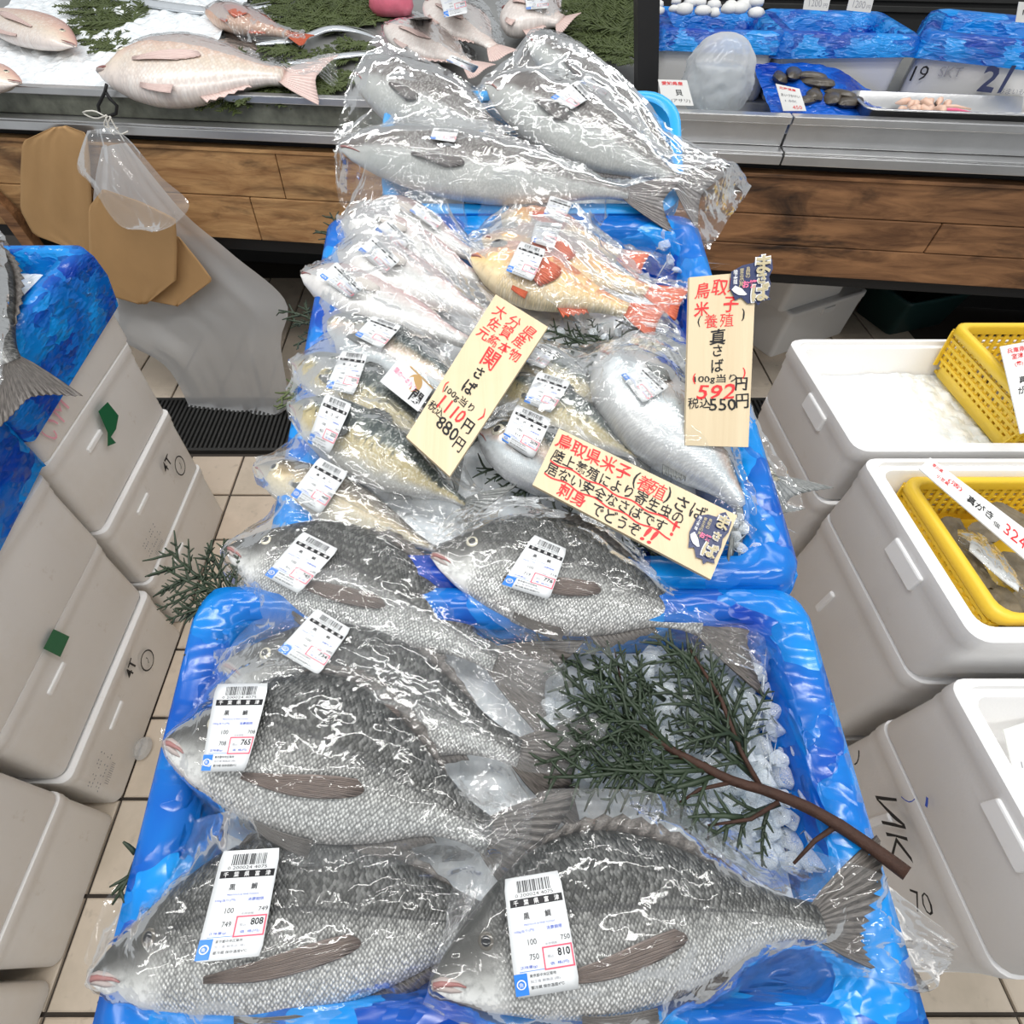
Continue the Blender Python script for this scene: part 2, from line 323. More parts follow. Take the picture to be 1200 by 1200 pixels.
# ------------------------------------------------------------------ writing
_tc = {}
def glyphs(s, bold=0.0):
    """text as (verts 2D, faces), height of a capital about .7, left edge at 0"""
    if (s, bold) in _tc: return _tc[(s, bold)]
    c = bpy.data.curves.new('t', 'FONT'); c.body = s; c.size = 1; c.resolution_u = 2; c.offset = bold
    o = bpy.data.objects.new('t', c); COL.objects.link(o)
    dg = bpy.context.evaluated_depsgraph_get(); me = o.evaluated_get(dg).to_mesh()
    vs = [(v.co.x, v.co.y) for v in me.vertices]; fs = [tuple(p.vertices) for p in me.polygons]
    o.to_mesh_clear(); bpy.data.objects.remove(o); bpy.data.curves.remove(c)
    _tc[(s, bold)] = (vs, fs); return vs, fs
class Ink:
    """print collected in sheet coordinates (x right 0..1, y DOWN 0..1), then laid on a sheet by a map (x, y) -> point"""
    def __init__(s, asp): s.asp = asp; s.v = []; s.f = []; s.mi = []; s.mats = []      # asp = height / width
    def _m(s, m):
        if m not in s.mats: s.mats.append(m)
        return s.mats.index(m)
    def poly(s, pts, m, z=0):
        b = len(s.v); s.v += [(x, y, z) for x, y in pts]; s.f.append(tuple(range(b, b+len(pts)))); s.mi.append(s._m(m))
    def rect(s, x0, y0, x1, y1, m, z=0): s.poly([(x0, y0), (x0, y1), (x1, y1), (x1, y0)], m, z)
    def frame(s, x0, y0, x1, y1, t, m, z=0):
        ty = t/s.asp; s.rect(x0, y0, x1, y0+ty, m, z); s.rect(x0, y1-ty, x1, y1, m, z); s.rect(x0, y0, x0+t, y1, m, z); s.rect(x1-t, y0, x1, y1, m, z)
    def disc(s, cx, cy, r, m, z=0, n=16): s.poly([(cx+r*math.cos(-2*math.pi*k/n), cy+r*math.sin(-2*math.pi*k/n)/s.asp) for k in range(n)], m, z)
    def text(s, st, x, y, h, m, bold=0.0, wid=None, align='l', rot=0, jit=0, z=0, shear=0):
        """baseline-centre y; h = letter height in sheet widths; wid = total width forced"""
        vs, fs = glyphs(st, bold)
        if not vs: return
        x0 = min(v[0] for v in vs); x1 = max(v[0] for v in vs); y0 = min(v[1] for v in vs); y1 = max(v[1] for v in vs)
        k = h/max(1e-6, y1-y0); kx = k if wid is None else wid/max(1e-6, x1-x0)
        W = (x1-x0)*kx; off = 0 if align == 'l' else (-W/2 if align == 'c' else -W)
        b = len(s.v); cr, sr = math.cos(rot), math.sin(rot); sd = random.random()*50
        for vx, vy in vs:
            X = (vx-x0)*kx+off; Y = (vy-(y0+y1)/2)*k; X += shear*Y
            if jit:
                X += jit*h*noise.noise(V((vx*2.2+sd, vy*2.2, 1.3))); Y += jit*h*noise.noise(V((vx*2.2+sd, vy*2.2, 7.7)))
            s.v.append((x+X*cr-Y*sr, y-(X*sr+Y*cr)/s.asp, z))
        s.f += [tuple(b+i for i in f) for f in fs]; s.mi += [s._m(m)]*len(fs)
    def stroke(s, pts, wd, m, z=0):
        n = len(pts); L = []; R = []
        for i, p in enumerate(pts):
            a = pts[max(i-1, 0)]; c = pts[min(i+1, n-1)]; dx, dy = c[0]-a[0], (c[1]-a[1])*s.asp; l = math.hypot(dx, dy) or 1
            nx, ny = -dy/l*wd/2, dx/l*wd/2/s.asp; L.append((p[0]+nx, p[1]+ny)); R.append((p[0]-nx, p[1]-ny))
        for i in range(n-1): s.poly([L[i], L[i+1], R[i+1], R[i]], m, z)
    def lay(s, name, parent, fn, up=.0004):
        mb = MB(); mb.v = [fn(x, y, up+z*up) for x, y, z in s.v]; mb.f = s.f; mb.mi = s.mi
        return mb.build(name, s.mats, parent, False)
def quadmap(tl, tr, br, bl, side=None):
    tl, tr, br, bl = V(tl), V(tr), V(br), V(bl); n = (bl-tl).cross(tr-tl).normalized()
    if n.dot(EYE-tl) < 0: n = -n
    def fn(x, y, up=0):
        return lerp(lerp(tl, tr, x), lerp(bl, br, x), y)+n*up
    return fn
# ------------------------------------------------------------------ floor
PIT = .2; TX0 = -.874; TY0 = 1.09
mb = MB(); mb.box((.4, .9, -.02), 6.4, 6.4, .02); floor = struct(mb.build('floor', 'grout', None, False))
mb = MB(); g = .004
mb.loft([[(-a, -a, z), (a, -a, z), (a, a, z), (-a, a, z)] for a, z in ((PIT/2-g, -.012), (PIT/2-g, -.0025), (PIT/2-g-.003, 0))], True, False, True)
tile0 = mb.build('tile', 'ftile', floor, False); first = True
for j in range(-9, 8):
    for i in range(-4, 15):
        x, y = TX0+(i+.5)*PIT, TY0-(j+.5)*PIT
        if 1.51-.1 < y < 1.80+.1 or y > 2.75 or y < -.8: continue
        o = tile0 if first else tile0.copy()
        if not first: COL.objects.link(o)
        first = False; o.location = (x, y, random.uniform(-.0012, .0006))
for j in range(5):
    for i in range(-4, 15):
        o = tile0.copy(); COL.objects.link(o); o.location = (TX0+(i+.5)*PIT, 1.83+(j+.5)*PIT, random.uniform(-.001, .0005))
# drain channel with iron slats
gr = thing('drain_grate', 'black slatted drain grating set in the tiled floor before the counter', 'drain grate', (0, 1.66, -.02))
mb = MB(); mb.box((0, 1.515, -.006), 4.4, .014, .03); mb.box((0, 1.815, -.006), 4.4, .014, .03); mb.build('frame', 'iron', gr, False)
mb = MB(); mb.box((0, 1.665, -.0095), 4.4, .29, .003); mb.build('drain_bed', 'black', gr, False)
mb = MB(); mb.box((0, 0, 0), .009, .288, .018); s0 = None
for k in range(190):
    if s0 is None:
        s0 = MB(); s0.box((-1.7+.0185*k, 1.665, 0), .009, .288, .018); s0 = s0.build('slat', 'iron', gr, False); o = s0
    else:
        o = s0.copy(); COL.objects.link(o); o.location = (.0185*k, 0, 0)
# ------------------------------------------------------------------ box builders
def rr(cx, cy, hx, hy, r, z, n=4, X=None):
    out = []
    r = max(.001, min(r, hx*.98, hy*.98))
    for qx, qy, a0 in ((1, 1, 0), (-1, 1, 90), (-1, -1, 180), (1, -1, 270)):
        for k in range(n+1):
            a = math.radians(a0+90*k/n); p = V((cx+qx*(hx-r)+r*math.cos(a), cy+qy*(hy-r)+r*math.sin(a), z)); out.append(X @ p if X else p)
    return out
def foam_box(label, x0, x1, y0, y1, z0, z1, open_=True, mat='foam', X=None, group=None, name='foam_box', tabs='', wall=.024, taper=.004, depth=None):
    cx, cy, hx, hy = (x0+x1)/2, (y0+y1)/2, (x1-x0)/2, (y1-y0)/2; h = z1-z0
    loc = V((cx, cy, z0)); loc = X @ loc if X else loc
    t = thing(name, label, 'foam box', loc, group); mb = MB(); r = .022
    def L(ins, z, rad=None): return rr(cx, cy, hx-ins, hy-ins, rad or r, z, 4, X)
    lp = [L(taper+.005, z0, .016), L(taper, z0+.008), L(.0035, z1-.052), L(.002, z1-.048), L(.002, z1-.03), L(0, z1-.027), L(0, z1-.004), L(.004, z1)]
    if open_:
        d = z0+.03 if depth is None else z1-depth
        lp += [L(.011, z1), L(.0125, z1-.007, .018), L(wall-.002, z1-.007, .018), L(wall, z1-.011, .017), L(wall+.012, d+.01, .016), L(wall+.02, d, .014)]
        mb.loft(lp, True, True, True)
    else:
        lp += [L(.012, z1), L(.014, z1-.004, .018), L(.05, z1-.004, .016)]
        mb.loft(lp, True, True, True)
    b = mb.build('body', mat, t, True); b.data.set_sharp_from_angle(angle=.75)
    for side in tabs:
        m2 = MB()
        c = {'l': (x0+.001, cy-.02, z1-.035, .010, .07, .03), 'r': (x1+.001, cy, z1-.06, .012, .08, .03), 'f': (cx, y0-.001, z1-.035, .07, .012, .03),
             'L': (x0+.004, cy+.03, z1-.1, .01, .012, .055), 'R': (x1-.003, cy-.07, (z0+z1)/2+.04, .008, .07, .014)}[side]
        R = X.to_3x3() if X else None; c0 = V(c[:3]); m2.box(X @ c0 if X else c0, *c[3:], 0, R); m2.build('tab', mat, t, False, None, 0, .003)
    return t
def liner(name, label, frame, x0, x1, y0, y1, zr, depth, skirt, mat='liner', seed=0, n=120, inner=True, cat='plastic liner', out=.006, group=None):
    """thin sheet: up the inside wall, over the rim, hanging outside; frame maps local to world"""
    cx, cy, hx, hy = (x0+x1)/2, (y0+y1)/2, (x1-x0)/2, (y1-y0)/2
    loc = frame @ V((cx, cy, zr-depth)); t = thing(name, label, cat, loc, group); mb = MB(); m = n//4-1
    prof = ([(-.066, zr-depth), (-.050, zr-depth*.55), (-.036, zr-.016)] if inner else [(-.02, zr-.03)]) + [(-.030, zr+.003), (-.006, zr+.007), (out-.002, zr+.001), (out, zr-.02), (out+.002, zr-skirt*.5), (out+.004, zr-skirt)]
    loops = []
    for k, (ex, z) in enumerate(prof):
        lp = rr(cx, cy, hx+ex, hy+ex, .03, z, m); o2 = []
        for q, p in enumerate(lp):
            d = V((p.x-cx, p.y-cy, 0)).normalized()
            w = noise.noise(V((p.x*11+seed, p.y*11, z*9)))*.009+(1-2*abs(noise.noise(V((p.x*21+seed, p.y*21, z*16)))))*.005
            am = {0: .3, 1: .8}.get(k, 1.0) if inner else 1
            if k >= len(prof)-3: am = 1.9
            p = p+d*(abs(w) if k >= len(prof)-4 else w)*am + V((0, 0, (noise.noise(V((p.x*9+seed, p.y*9, 3)))*.35*skirt if k == len(prof)-1 else noise.noise(V((p.x*20+seed, p.y*20, 5)))*.003)))
            o2.append(frame @ p)
        loops.append(o2)
    mb.loft(loops, True, inner, False)
    mb.build('sheet', mat, t, True, None, 0)
    return t
def tub(label, frame, x0, x1, y0, y1, zr, depth, name='fish_tub'):
    cx, cy, hx, hy = (x0+x1)/2, (y0+y1)/2, (x1-x0)/2, (y1-y0)/2
    t = thing(name, label, 'tub', frame @ V((cx, cy, zr-depth))); mb = MB()
    lp = [rr(cx, cy, hx-a, hy-a, r, z, 6, frame) for a, r, z in ((.05, .03, zr-depth), (.04, .04, zr-depth+.008), (.013, .045, zr-.03), (.012, .045, zr-.022), (0, .05, zr-.02), (0, .05, zr-.003), (.004, .048, zr), (.012, .042, zr), (.016, .04, zr-.003), (.018, .04, zr-.02), (.045, .035, zr-depth+.012), (.055, .03, zr-depth+.006))]
    mb.loft(lp, True, True, True); b = mb.build('body', 'tub', t, True); b.data.set_sharp_from_angle(angle=.8)
    mb = MB(); mb.loft([rr(cx, cy, hx-a, hy-a, .048, z, 6, frame) for a, z in ((.002, zr-.028), (-.003, zr-.030), (-.003, zr-.036), (.002, zr-.038))]); mb.build('rim_rib', 'tub', t, True)
    return t
def FR(o, n):
    ey = n.cross(V((1, 0, 0))); return Matrix.Translation(o) @ Matrix(((1, ey.x, n.x), (0, ey.y, n.y), (0, ey.z, n.z))).to_4x4()
F1 = FR(V((0, 0, Z0)), N1); F2 = FR(V((0, YB, ZB)), N2); ID = Matrix.Identity(4)
# ------------------------------------------------------------------ stand and tubs of the sloping display
st = thing('display_stand', 'low wooden stand carrying the sloping row of blue tubs', 'stand', (0, .5, 0))
mb = MB(); mb.box(F1 @ V((.03, .40, -.118)), .5, .92, .03, 0, F1.to_3x3()); mb.build('top', 'plank', st, False)
for x in (-.18, .24):
    for y in (.02, .78):
        mb = MB(); h = bedz(y)-.135; mb.box((x, y, h/2), .05, .05, h); mb.build('leg', 'plank', st, False)
tub('front blue tub of the sloping display, hidden under its liner', F1, -.260, .322, -.06, .283, .032, .13)
liner('blue_liner', 'crumpled blue plastic sheet lining the front tub around the dark sea breams', F1, -.260, .322, -.06, .283, .032, .115, .10, 'liner', 3)
tub('middle blue tub holding the mackerel, rounded front corner showing beside the cedar', F1, -.200, .325, .296, .862, .030, .13)
liner('blue_liner', 'blue plastic sheet in the middle tub under the mackerel and red fish', F1, -.200, .325, .296, .862, .030, .115, .035, 'liner', 11, 140)
tub('steep upper blue tub under the big grey fish, far rim before the counter', F2, -.13, .318, .025, .225, .034, .12)
mb = MB(); mb.box(F2 @ V((.09, .125, -.098)), .40, .19, .024, 0, F2.to_3x3()); mb.build('upper_board', 'plank', st, False)
for x in (-.12, .24):
    mb = MB(); h = 1.13; mb.box((x, 1.03, h/2), .05, .05, h); mb.build('leg', 'plank', st, False)
# ------------------------------------------------------------------ ice
def ice_bed(name, label, frame, x0, x1, y0, y1, z, amp, nx, ny, mat='ice_solid', parent=None, cell=42, fz=None, skirt=.05):
    mb = MB(); rows = []
    for j in range(ny+1):
        row = []
        for i in range(nx+1):
            x, y = lerp(x0, x1, i/nx), lerp(y0, y1, j/ny)
            d = noise.voronoi(V((x*cell, y*cell, .3)))[0]
            h = amp*(.9-1.3*d[0])+amp*.8*noise.noise(V((x*9, y*9, 2)))
            row.append(frame @ V((x, y, z+h+(fz(x, y) if fz else 0))))
        rows.append(row)
    mb.grid(rows)
    n = nx+1; edge = [i for i in range(n)]+[j*n+nx for j in range(1, ny+1)]+[ny*n+i for i in range(nx-1, -1, -1)]+[j*n for j in range(ny-1, 0, -1)]
    dn = frame.to_3x3() @ V((0, 0, -skirt)); ed = [mb.v[e] for e in edge]
    cm = sum(ed, V((0, 0, 0)))/len(ed); mb.loft([ed, [p+dn+(cm-p).normalized()*skirt*.45 for p in ed]], True, False, True)
    o = mb.build(name, mat, parent, False); tag(o, label, 'ice', None, 'stuff'); return o
ice_bed('crushed_ice', 'crushed ice filling the front tub below the loose lumps', F1, -.214, .276, -.006, .236, -.020, .008, 110, 60, skirt=.06)
ice_bed('crushed_ice', 'crushed ice bed in the middle tub under the mackerel', F1, -.146, .270, .352, .806, -.020, .008, 90, 100, skirt=.06)
ice_bed('crushed_ice', 'crushed ice in the steep upper tub behind the grey fish', F2, -.095, .282, .062, .188, -.008, .010, 80, 36, skirt=.06)
# loose lumps of ice: one object each
def lump(seed):
    random.seed(seed); bm = bmesh.new(); sx, sy, sz = random.uniform(.85, 1.25), random.uniform(.7, 1.0), random.uniform(.55, .85)
    for k in range(13):
        p = V((random.gauss(0, 1), random.gauss(0, 1), random.gauss(0, 1))).normalized(); bm.verts.new((p.x*sx, p.y*sy, p.z*sz))
    r = bmesh.ops.convex_hull(bm, input=bm.verts); bmesh.ops.delete(bm, geom=[v for v in bm.verts if not v.link_faces], context='VERTS')
    bmesh.ops.bevel(bm, geom=list(bm.edges)+list(bm.verts), offset=.13, segments=2, affect='EDGES', profile=.6)
    me = bpy.data.meshes.new('ice_cube'); bm.to_mesh(me); bm.free(); me.materials.append(M['ice'])
    me.polygons.foreach_set('use_smooth', [True]*len(me.polygons)); return me
LUMPS = [lump(k) for k in range(6)]; random.seed(11)
def inpoly(p, poly):
    c = False
    for (x0, y0), (x1, y1) in zip(poly, poly[1:]+poly[:1]):
        if (y0 > p[1]) != (y1 > p[1]) and p[0] < (x1-x0)*(p[1]-y0)/(y1-y0)+x0: c = not c
    return c
def scatter_ice(poly, n, lift, size, label, group, rad):
    pts = []; xs = [p[0] for p in poly]; ys = [p[1] for p in poly]; tries = 0
    while len(pts) < n and tries < n*60:
        tries += 1; p = (random.uniform(min(xs), max(xs)), random.uniform(min(ys), max(ys)))
        if not inpoly(p, poly): continue
        s = random.uniform(*size); q = bed(p[0], p[1], lift+random.uniform(-.008, .010))
        if any((q-a).length < (s+b)*rad for a, b in pts): continue
        pts.append((q, s)); o = bpy.data.objects.new('ice_cube', random.choice(LUMPS)); COL.objects.link(o)
        o.location = q; o.rotation_euler = (random.uniform(-.7, .7), random.uniform(-.7, .7), random.uniform(0, 6.3)); o.scale = (s,)*3
        tag(o, label, 'ice', group)
scatter_ice([(850, 770), (912, 735), (934, 800), (962, 880), (996, 960), (1004, 1005), (930, 1020), (870, 990), (760, 930), (650, 900), (640, 820), (780, 760)], 340, .000, (.0095, .0155), 'clear ice lump in the loose heap under the cedar branch in front tub', 'ice lumps in the front tub', .60)
scatter_ice([(770, 262), (800, 270), (822, 300), (815, 330), (790, 320)], 22, .02, (.008, .012), 'clear ice lump in the far right corner of middle tub', 'ice lumps behind the red fish', .7)
scatter_ice([(745, 128), (780, 140), (800, 190), (815, 225), (790, 215), (765, 160)], 22, .016, (.009, .013), 'clear ice lump along the right rim of the steep upper tub', 'ice lumps in the upper tub', .85)
scatter_ice([(870, 560), (905, 560), (912, 640), (880, 600), (868, 575)], 14, .012, (.008, .012), 'clear ice lump at right beside the dotted mackerel tail', 'ice lumps at the mackerel tail', .85)
scatter_ice([(850, 600), (895, 610), (905, 650), (860, 650)], 22, .02, (.008, .012), 'clear ice lump in the front right corner of middle tub', 'ice lumps below the mackerel tails', .7)
scatter_ice([(770, 375), (805, 372), (805, 400), (775, 410), (640, 395), (640, 378)], 22, .004, (.007, .011), 'clear ice lump between the red fish and the mackerel', 'ice lumps mid display', .85)
# ------------------------------------------------------------------ foam boxes left of the display
def mark(parent, name, p0, xd, yd, items, h):
    """ink on a face: items (text, x, y, height, ink, bold, rot) in metres from p0"""
    ink = Ink(1.0)
    for it in items:
        if callable(it): it(ink)
        else: ink.text(it[0], it[1], -it[2], it[3], it[4], it[5], None, 'c', it[6], .12)
    n = V(xd).cross(V(yd)).normalized()
    return ink.lay(name, parent, lambda x, y, u: V(p0)+V(xd)*x-V(yd)*y+n*(h+u), .0003)
LT = [0, .235, .47, .70, .93]; LS = [('far', .765, 1.225), ('middle', .275, .757), ('near', -.04, .262), ('nearest', -.52, -.05)]
LB = {}
for si, (nm, y0, y1) in enumerate(LS):
    for k in range(4):
        desc = ['lowest', 'second', 'third', 'topmost'][k]
        extra = {(0, 1): ' with a circled stroke, printed block', (0, 2): ' with green tape scrap', (0, 3): ' with pink scribble under the blue liner', (1, 0): ' with a circled stroke near the tiles', (1, 2): ' with green tape square'}.get((si, k), '')
        off = random.uniform(-.006, .006)
        LB[si, k] = foam_box(f'{desc} white foam box of the {nm} left stack{extra}', -1.23+off, -.868+off, y0+random.uniform(0, .006), y1-random.uniform(0, .006), LT[k]+.0005, LT[k+1], k == 3, 'foam_dirty', None, 'white foam boxes stacked on the left', tabs='R' if (si, k) in ((0, 1), (0, 2), (1, 1), (1, 2), (2, 2), (1, 0), (0, 0)) else '')
        WL[LB[si, k].name] = LB[si, k].location.copy()
def ring(cx, cy, r, wd, m):
    return lambda ink: ink.stroke([(cx+r*math.cos(a/20*6.3), -cy-r*1.15*math.sin(a/20*6.3)) for a in range(21)], wd, m)
FX = -.868
def lface(px, py): return Px(px, py, FX)
for px, py, key in ((207, 543, (0, 1)), (168, 772, (1, 0))):
    p = lface(px, py); k = max(i for i in range(4) if LT[i] < p.z); key = (key[0], k)
    mark(LB[key], 'ink_mark', V((FX-.004, p.y, p.z)), (0, 1, 0), (0, 0, 1), [('4T', -.045, .045, .032, 'k', .01, .1), ring(.0, -.01, .026, .004, 'k'), ('ノ', 0, -.01, .018, 'k', .01, .3)], .010)
def patch(pts, key, mat, name, off=.010):
    P = [lface(*q) for q in pts]; ink = Ink(1.0); c = P[0]; ink.poly([(q.y-c.y, -(q.z-c.z)) for q in P], mat)
    k = max(i for i in range(4) if LT[i] < c.z)
    ink.lay(name, LB[key[0], k], lambda x, y, u: V((FX-.002+off+u, c.y+x, c.z-y)), .0003)
patch([(111, 482), (122, 471), (135, 487), (132, 503), (126, 512), (132, 519), (122, 523), (122, 507)], (0, 2), 'green_tape', 'tape')
patch([(46, 760), (58, 737), (77, 746), (66, 770)], (1, 1), 'green_tape', 'tape')
p = lface(178, 636); k = max(i for i in range(4) if LT[i] < p.z)
mark(LB[0, k], 'printed_block', V((FX-.004, p.y, p.z)), (0, 1, 0), (0, 0, 1), [('::.: .:: :', 0, .03, .016, 'g', 0, 0), ('.:: :..: :.', 0, 0, .016, 'g', 0, 0), ('|||||||||||', .005, -.028, .016, 'g', 0, 0)], .010)
p = lface(118, 905); k = max(i for i in range(4) if LT[i] < p.z)
mark(LB[1, k], 'printed_block', V((FX-.004, p.y, p.z)), (0, 1, 0), (0, 0, 1), [('::.: .:: :', 0, .03, .016, 'g', 0, 0), ('.:: :..: :.', 0, 0, .016, 'g', 0, 0), ('|||||||||||', .005, -.028, .016, 'g', 0, 0)], .010)
p = lface(62, 492)
mark(LB[0, 3], 'ink_mark', V((FX-.004, p.y, p.z)), (0, 1, 0), (0, 0, 1), [('いM', 0, 0, .04, 'p', -.005, .2)], .010)
liner('blue_liner', 'crumpled blue sheet hanging over the topmost box of the far left stack', ID, -1.23, -.866, .768, 1.222, .93, .10, .135, 'liner', 23, 120, True, 'plastic liner', .012)
liner('blue_liner', 'blue sheet hanging at left edge over the middle left stack', ID, -1.23, -.866, .285, .75, .93, .10, .24, 'liner', 37, 120, True, 'plastic liner', .012)
ice_bed('crushed_ice', 'crushed ice in the lined box at far left', ID, -1.19, -.905, .81, 1.18, .895, .008, 50, 60, skirt=.05)
# ------------------------------------------------------------------ foam boxes right of the display
XR = .60
RB = {}
tops = [('back', .60, .895, [0, .265, .53, .79, .92], 0), ('middle', .282, .585, [0, .265, .53, .79, .92], .0), ('front', -.03, .266, [0, .23, .46, .69, .85], .005)]
for nm, y0, y1, zs, dx in tops:
    for k in range(4):
        desc = ['lowest', 'second', 'third', 'topmost'][k]
        ex = {'back3': ', open with ice and a yellow basket', 'middle3': ', open with a yellow basket of oysters', 'front3': ', open at the lower right edge', 'front2': ' with black pen marks'}.get(nm+str(k), '')
        RB[nm, k] = foam_box(f'{desc} white foam box of the {nm} right stack{ex}', XR+dx+(.008 if k < 3 else 0), XR+.58, y0, y1, zs[k]+.0005, zs[k+1], k == 3, 'foam', None, 'white foam boxes stacked on the right', tabs='l' if k == 3 else 'L', depth=.10 if k == 3 else None)
ice_bed('crushed_ice', 'crushed ice in the topmost box of the back right stack', ID, .645, 1.14, .635, .86, .862, .007, 100, 46, skirt=.02)
def rmark(px, py, key, items, nm='ink_mark'):
    p = Px(px, py, XR); mark(RB[key], nm, V((XR+.009, p.y, p.z)), (0, -1, 0), (0, 0, 1), items, .006)
rmark(1046, 972, ('front', 2), [('ИK', 0, 0, .045, 'k', -.01, -.25)])
rmark(1078, 1058, ('front', 2), [('70', 0, 0, .026, 'k', -.01, 1.4)])
rmark(1002, 888, ('front', 2), [('ノ', 0, 0, .022, 'k', -.01, 1.2)])
rmark(1062, 935, ('front', 3), [('、', .01, .03, .012, 'b', 0, 0), ('ノ', 0, 0, .02, 'b', -.02, .4)])
# yellow baskets
def basket(label, x0, x1, y0, y1, z0, z1):
    t = thing('yellow_basket', label, 'basket', ((x0+x1)/2, (y0+y1)/2, z0)); cx, cy, hx, hy = (x0+x1)/2, (y0+y1)/2, (x1-x0)/2, (y1-y0)/2
    mb = MB(); mb.loft([rr(cx, cy, hx-a, hy-a, .02, z, 4) for a, z in ((.003, z1-.016), (0, z1-.014), (0, z1), (.004, z1+.002), (.010, z1+.002), (.012, z1-.003), (.012, z1-.016))]); mb.build('rim', 'yellow', t)
    mb = MB(); mb.loft([rr(cx, cy, hx-a, hy-a, .02, z, 4) for a, z in ((.014, z0+.02), (.015, z0), (.02, z0), (.02, z0+.004), (.021, z0+.02))]); mb.box((cx, cy, z0+.002), 2*hx-.034, 2*hy-.034, .004); mb.build('base', 'yellow', t)
    for nm in range(4):
        mb = MB(); L = 2*(hy if nm % 2 == 0 else hx)-.02; n = max(6, int(L/.0135)); zz0, zz1 = z0+.015, z1-.012
        def W(s, z):
            e = lerp(.0165, .006, (z-z0)/(z1-z0))
            return {0: V((x0+e, cy+s, z)), 2: V((x1-e, cy-s, z)), 1: V((cx+s, y0+e, z)), 3: V((cx-s, y1-e, z))}[nm]
        for k in range(n+1):
            s = -L/2+L*k/n; s2 = s+.004; d = 3.2e-3
            q = [W(s-d, zz0), W(s+d, zz0), W(s+d+.006, zz1), W(s-d+.006, zz1)]
            off = V((0, 0, 0))+({0: V((.003, 0, 0)), 2: V((-.003, 0, 0)), 1: V((0, .003, 0)), 3: V((0, -.003, 0))}[nm])
            mb.add(q+[p+off for p in q], [(0, 1, 2, 3), (7, 6, 5, 4), (0, 4, 5, 1), (1, 5, 6, 2), (2, 6, 7, 3), (3, 7, 4, 0)])
        for k in range(1, 5):
            z = lerp(zz0, zz1, k/5); a, b = W(-L/2, z), W(L/2, z); mb.tube([a, b], .0032, 4)
        mb.build('lattice_side', 'yellow', t, False)
    return t
basket('yellow lattice basket standing on ice in the back right foam box', .868, 1.13, .63, .875, .872, .965)
basket('yellow lattice basket of oysters in the middle right foam box', .655, .93, .315, .555, .825, .908)
def oyster(label, c, s, rz, group, mat='oyster'):
    """two rough valves, cupped and hinged"""
    mb = MB(); R = Matrix.Rotation(rz, 3, 'Z') @ Matrix.Rotation(random.uniform(-.3, .3), 3, 'X'); sd = random.uniform(0, 99); n = 18
    t = thing('oyster' if mat == 'oyster' else 'clam', label, 'oyster' if mat == 'oyster' else 'clam', c, group)
    for sg in (1, -1):
        mb = MB(); loops = []
        for i in range(7):
            f = i/6; lp = []
            for k in range(n):
                a = 2*math.pi*k/n; r = 1+.22*noise.noise(V((math.cos(a)*1.6+sd, math.sin(a)*1.6, 0)))+(.1*noise.noise(V((math.cos(a)*5, math.sin(a)*5, sd+i*1.7))) if mat == 'oyster' else 0)
                e = 1.0+.45*max(0, math.cos(a))
                z = sg*((.10 if sg < 0 else .03) if mat == 'oyster' else .085)*s*8*(1-f*f)**.5*.5+(.07*s*noise.noise(V((math.cos(a)*3*f, math.sin(a)*3*f, sd)))*3 if mat == 'oyster' else 0)
                lp.append(V(c)+R @ V((math.cos(a)*e*r*f*s, math.sin(a)*.62*r*f*s, z)))
            loops.append(lp)
        mb.loft(loops[1:], True, True, False); mb.build('shell_valve', mat, t)
    return t
random.seed(5)
for k in range(11):
    x, y = .70+.055*(k % 4)+random.uniform(-.01, .01), .35+.065*(k//4)+random.uniform(-.01, .01)
    oyster('rough brown oyster shell heaped in the yellow basket of middle box', (x, y, .858+random.uniform(0, .025)), random.uniform(.028, .038), random.uniform(0, 6), 'oysters in the middle basket')
for k in range(9):
    x, y = .92+.06*(k % 3), .69+.055*(k//3)
    oyster('rough brown oyster shell in the yellow basket of back box', (x, y, .90+random.uniform(0, .02)), random.uniform(.026, .034), random.uniform(0, 6), 'oysters in the back basket')
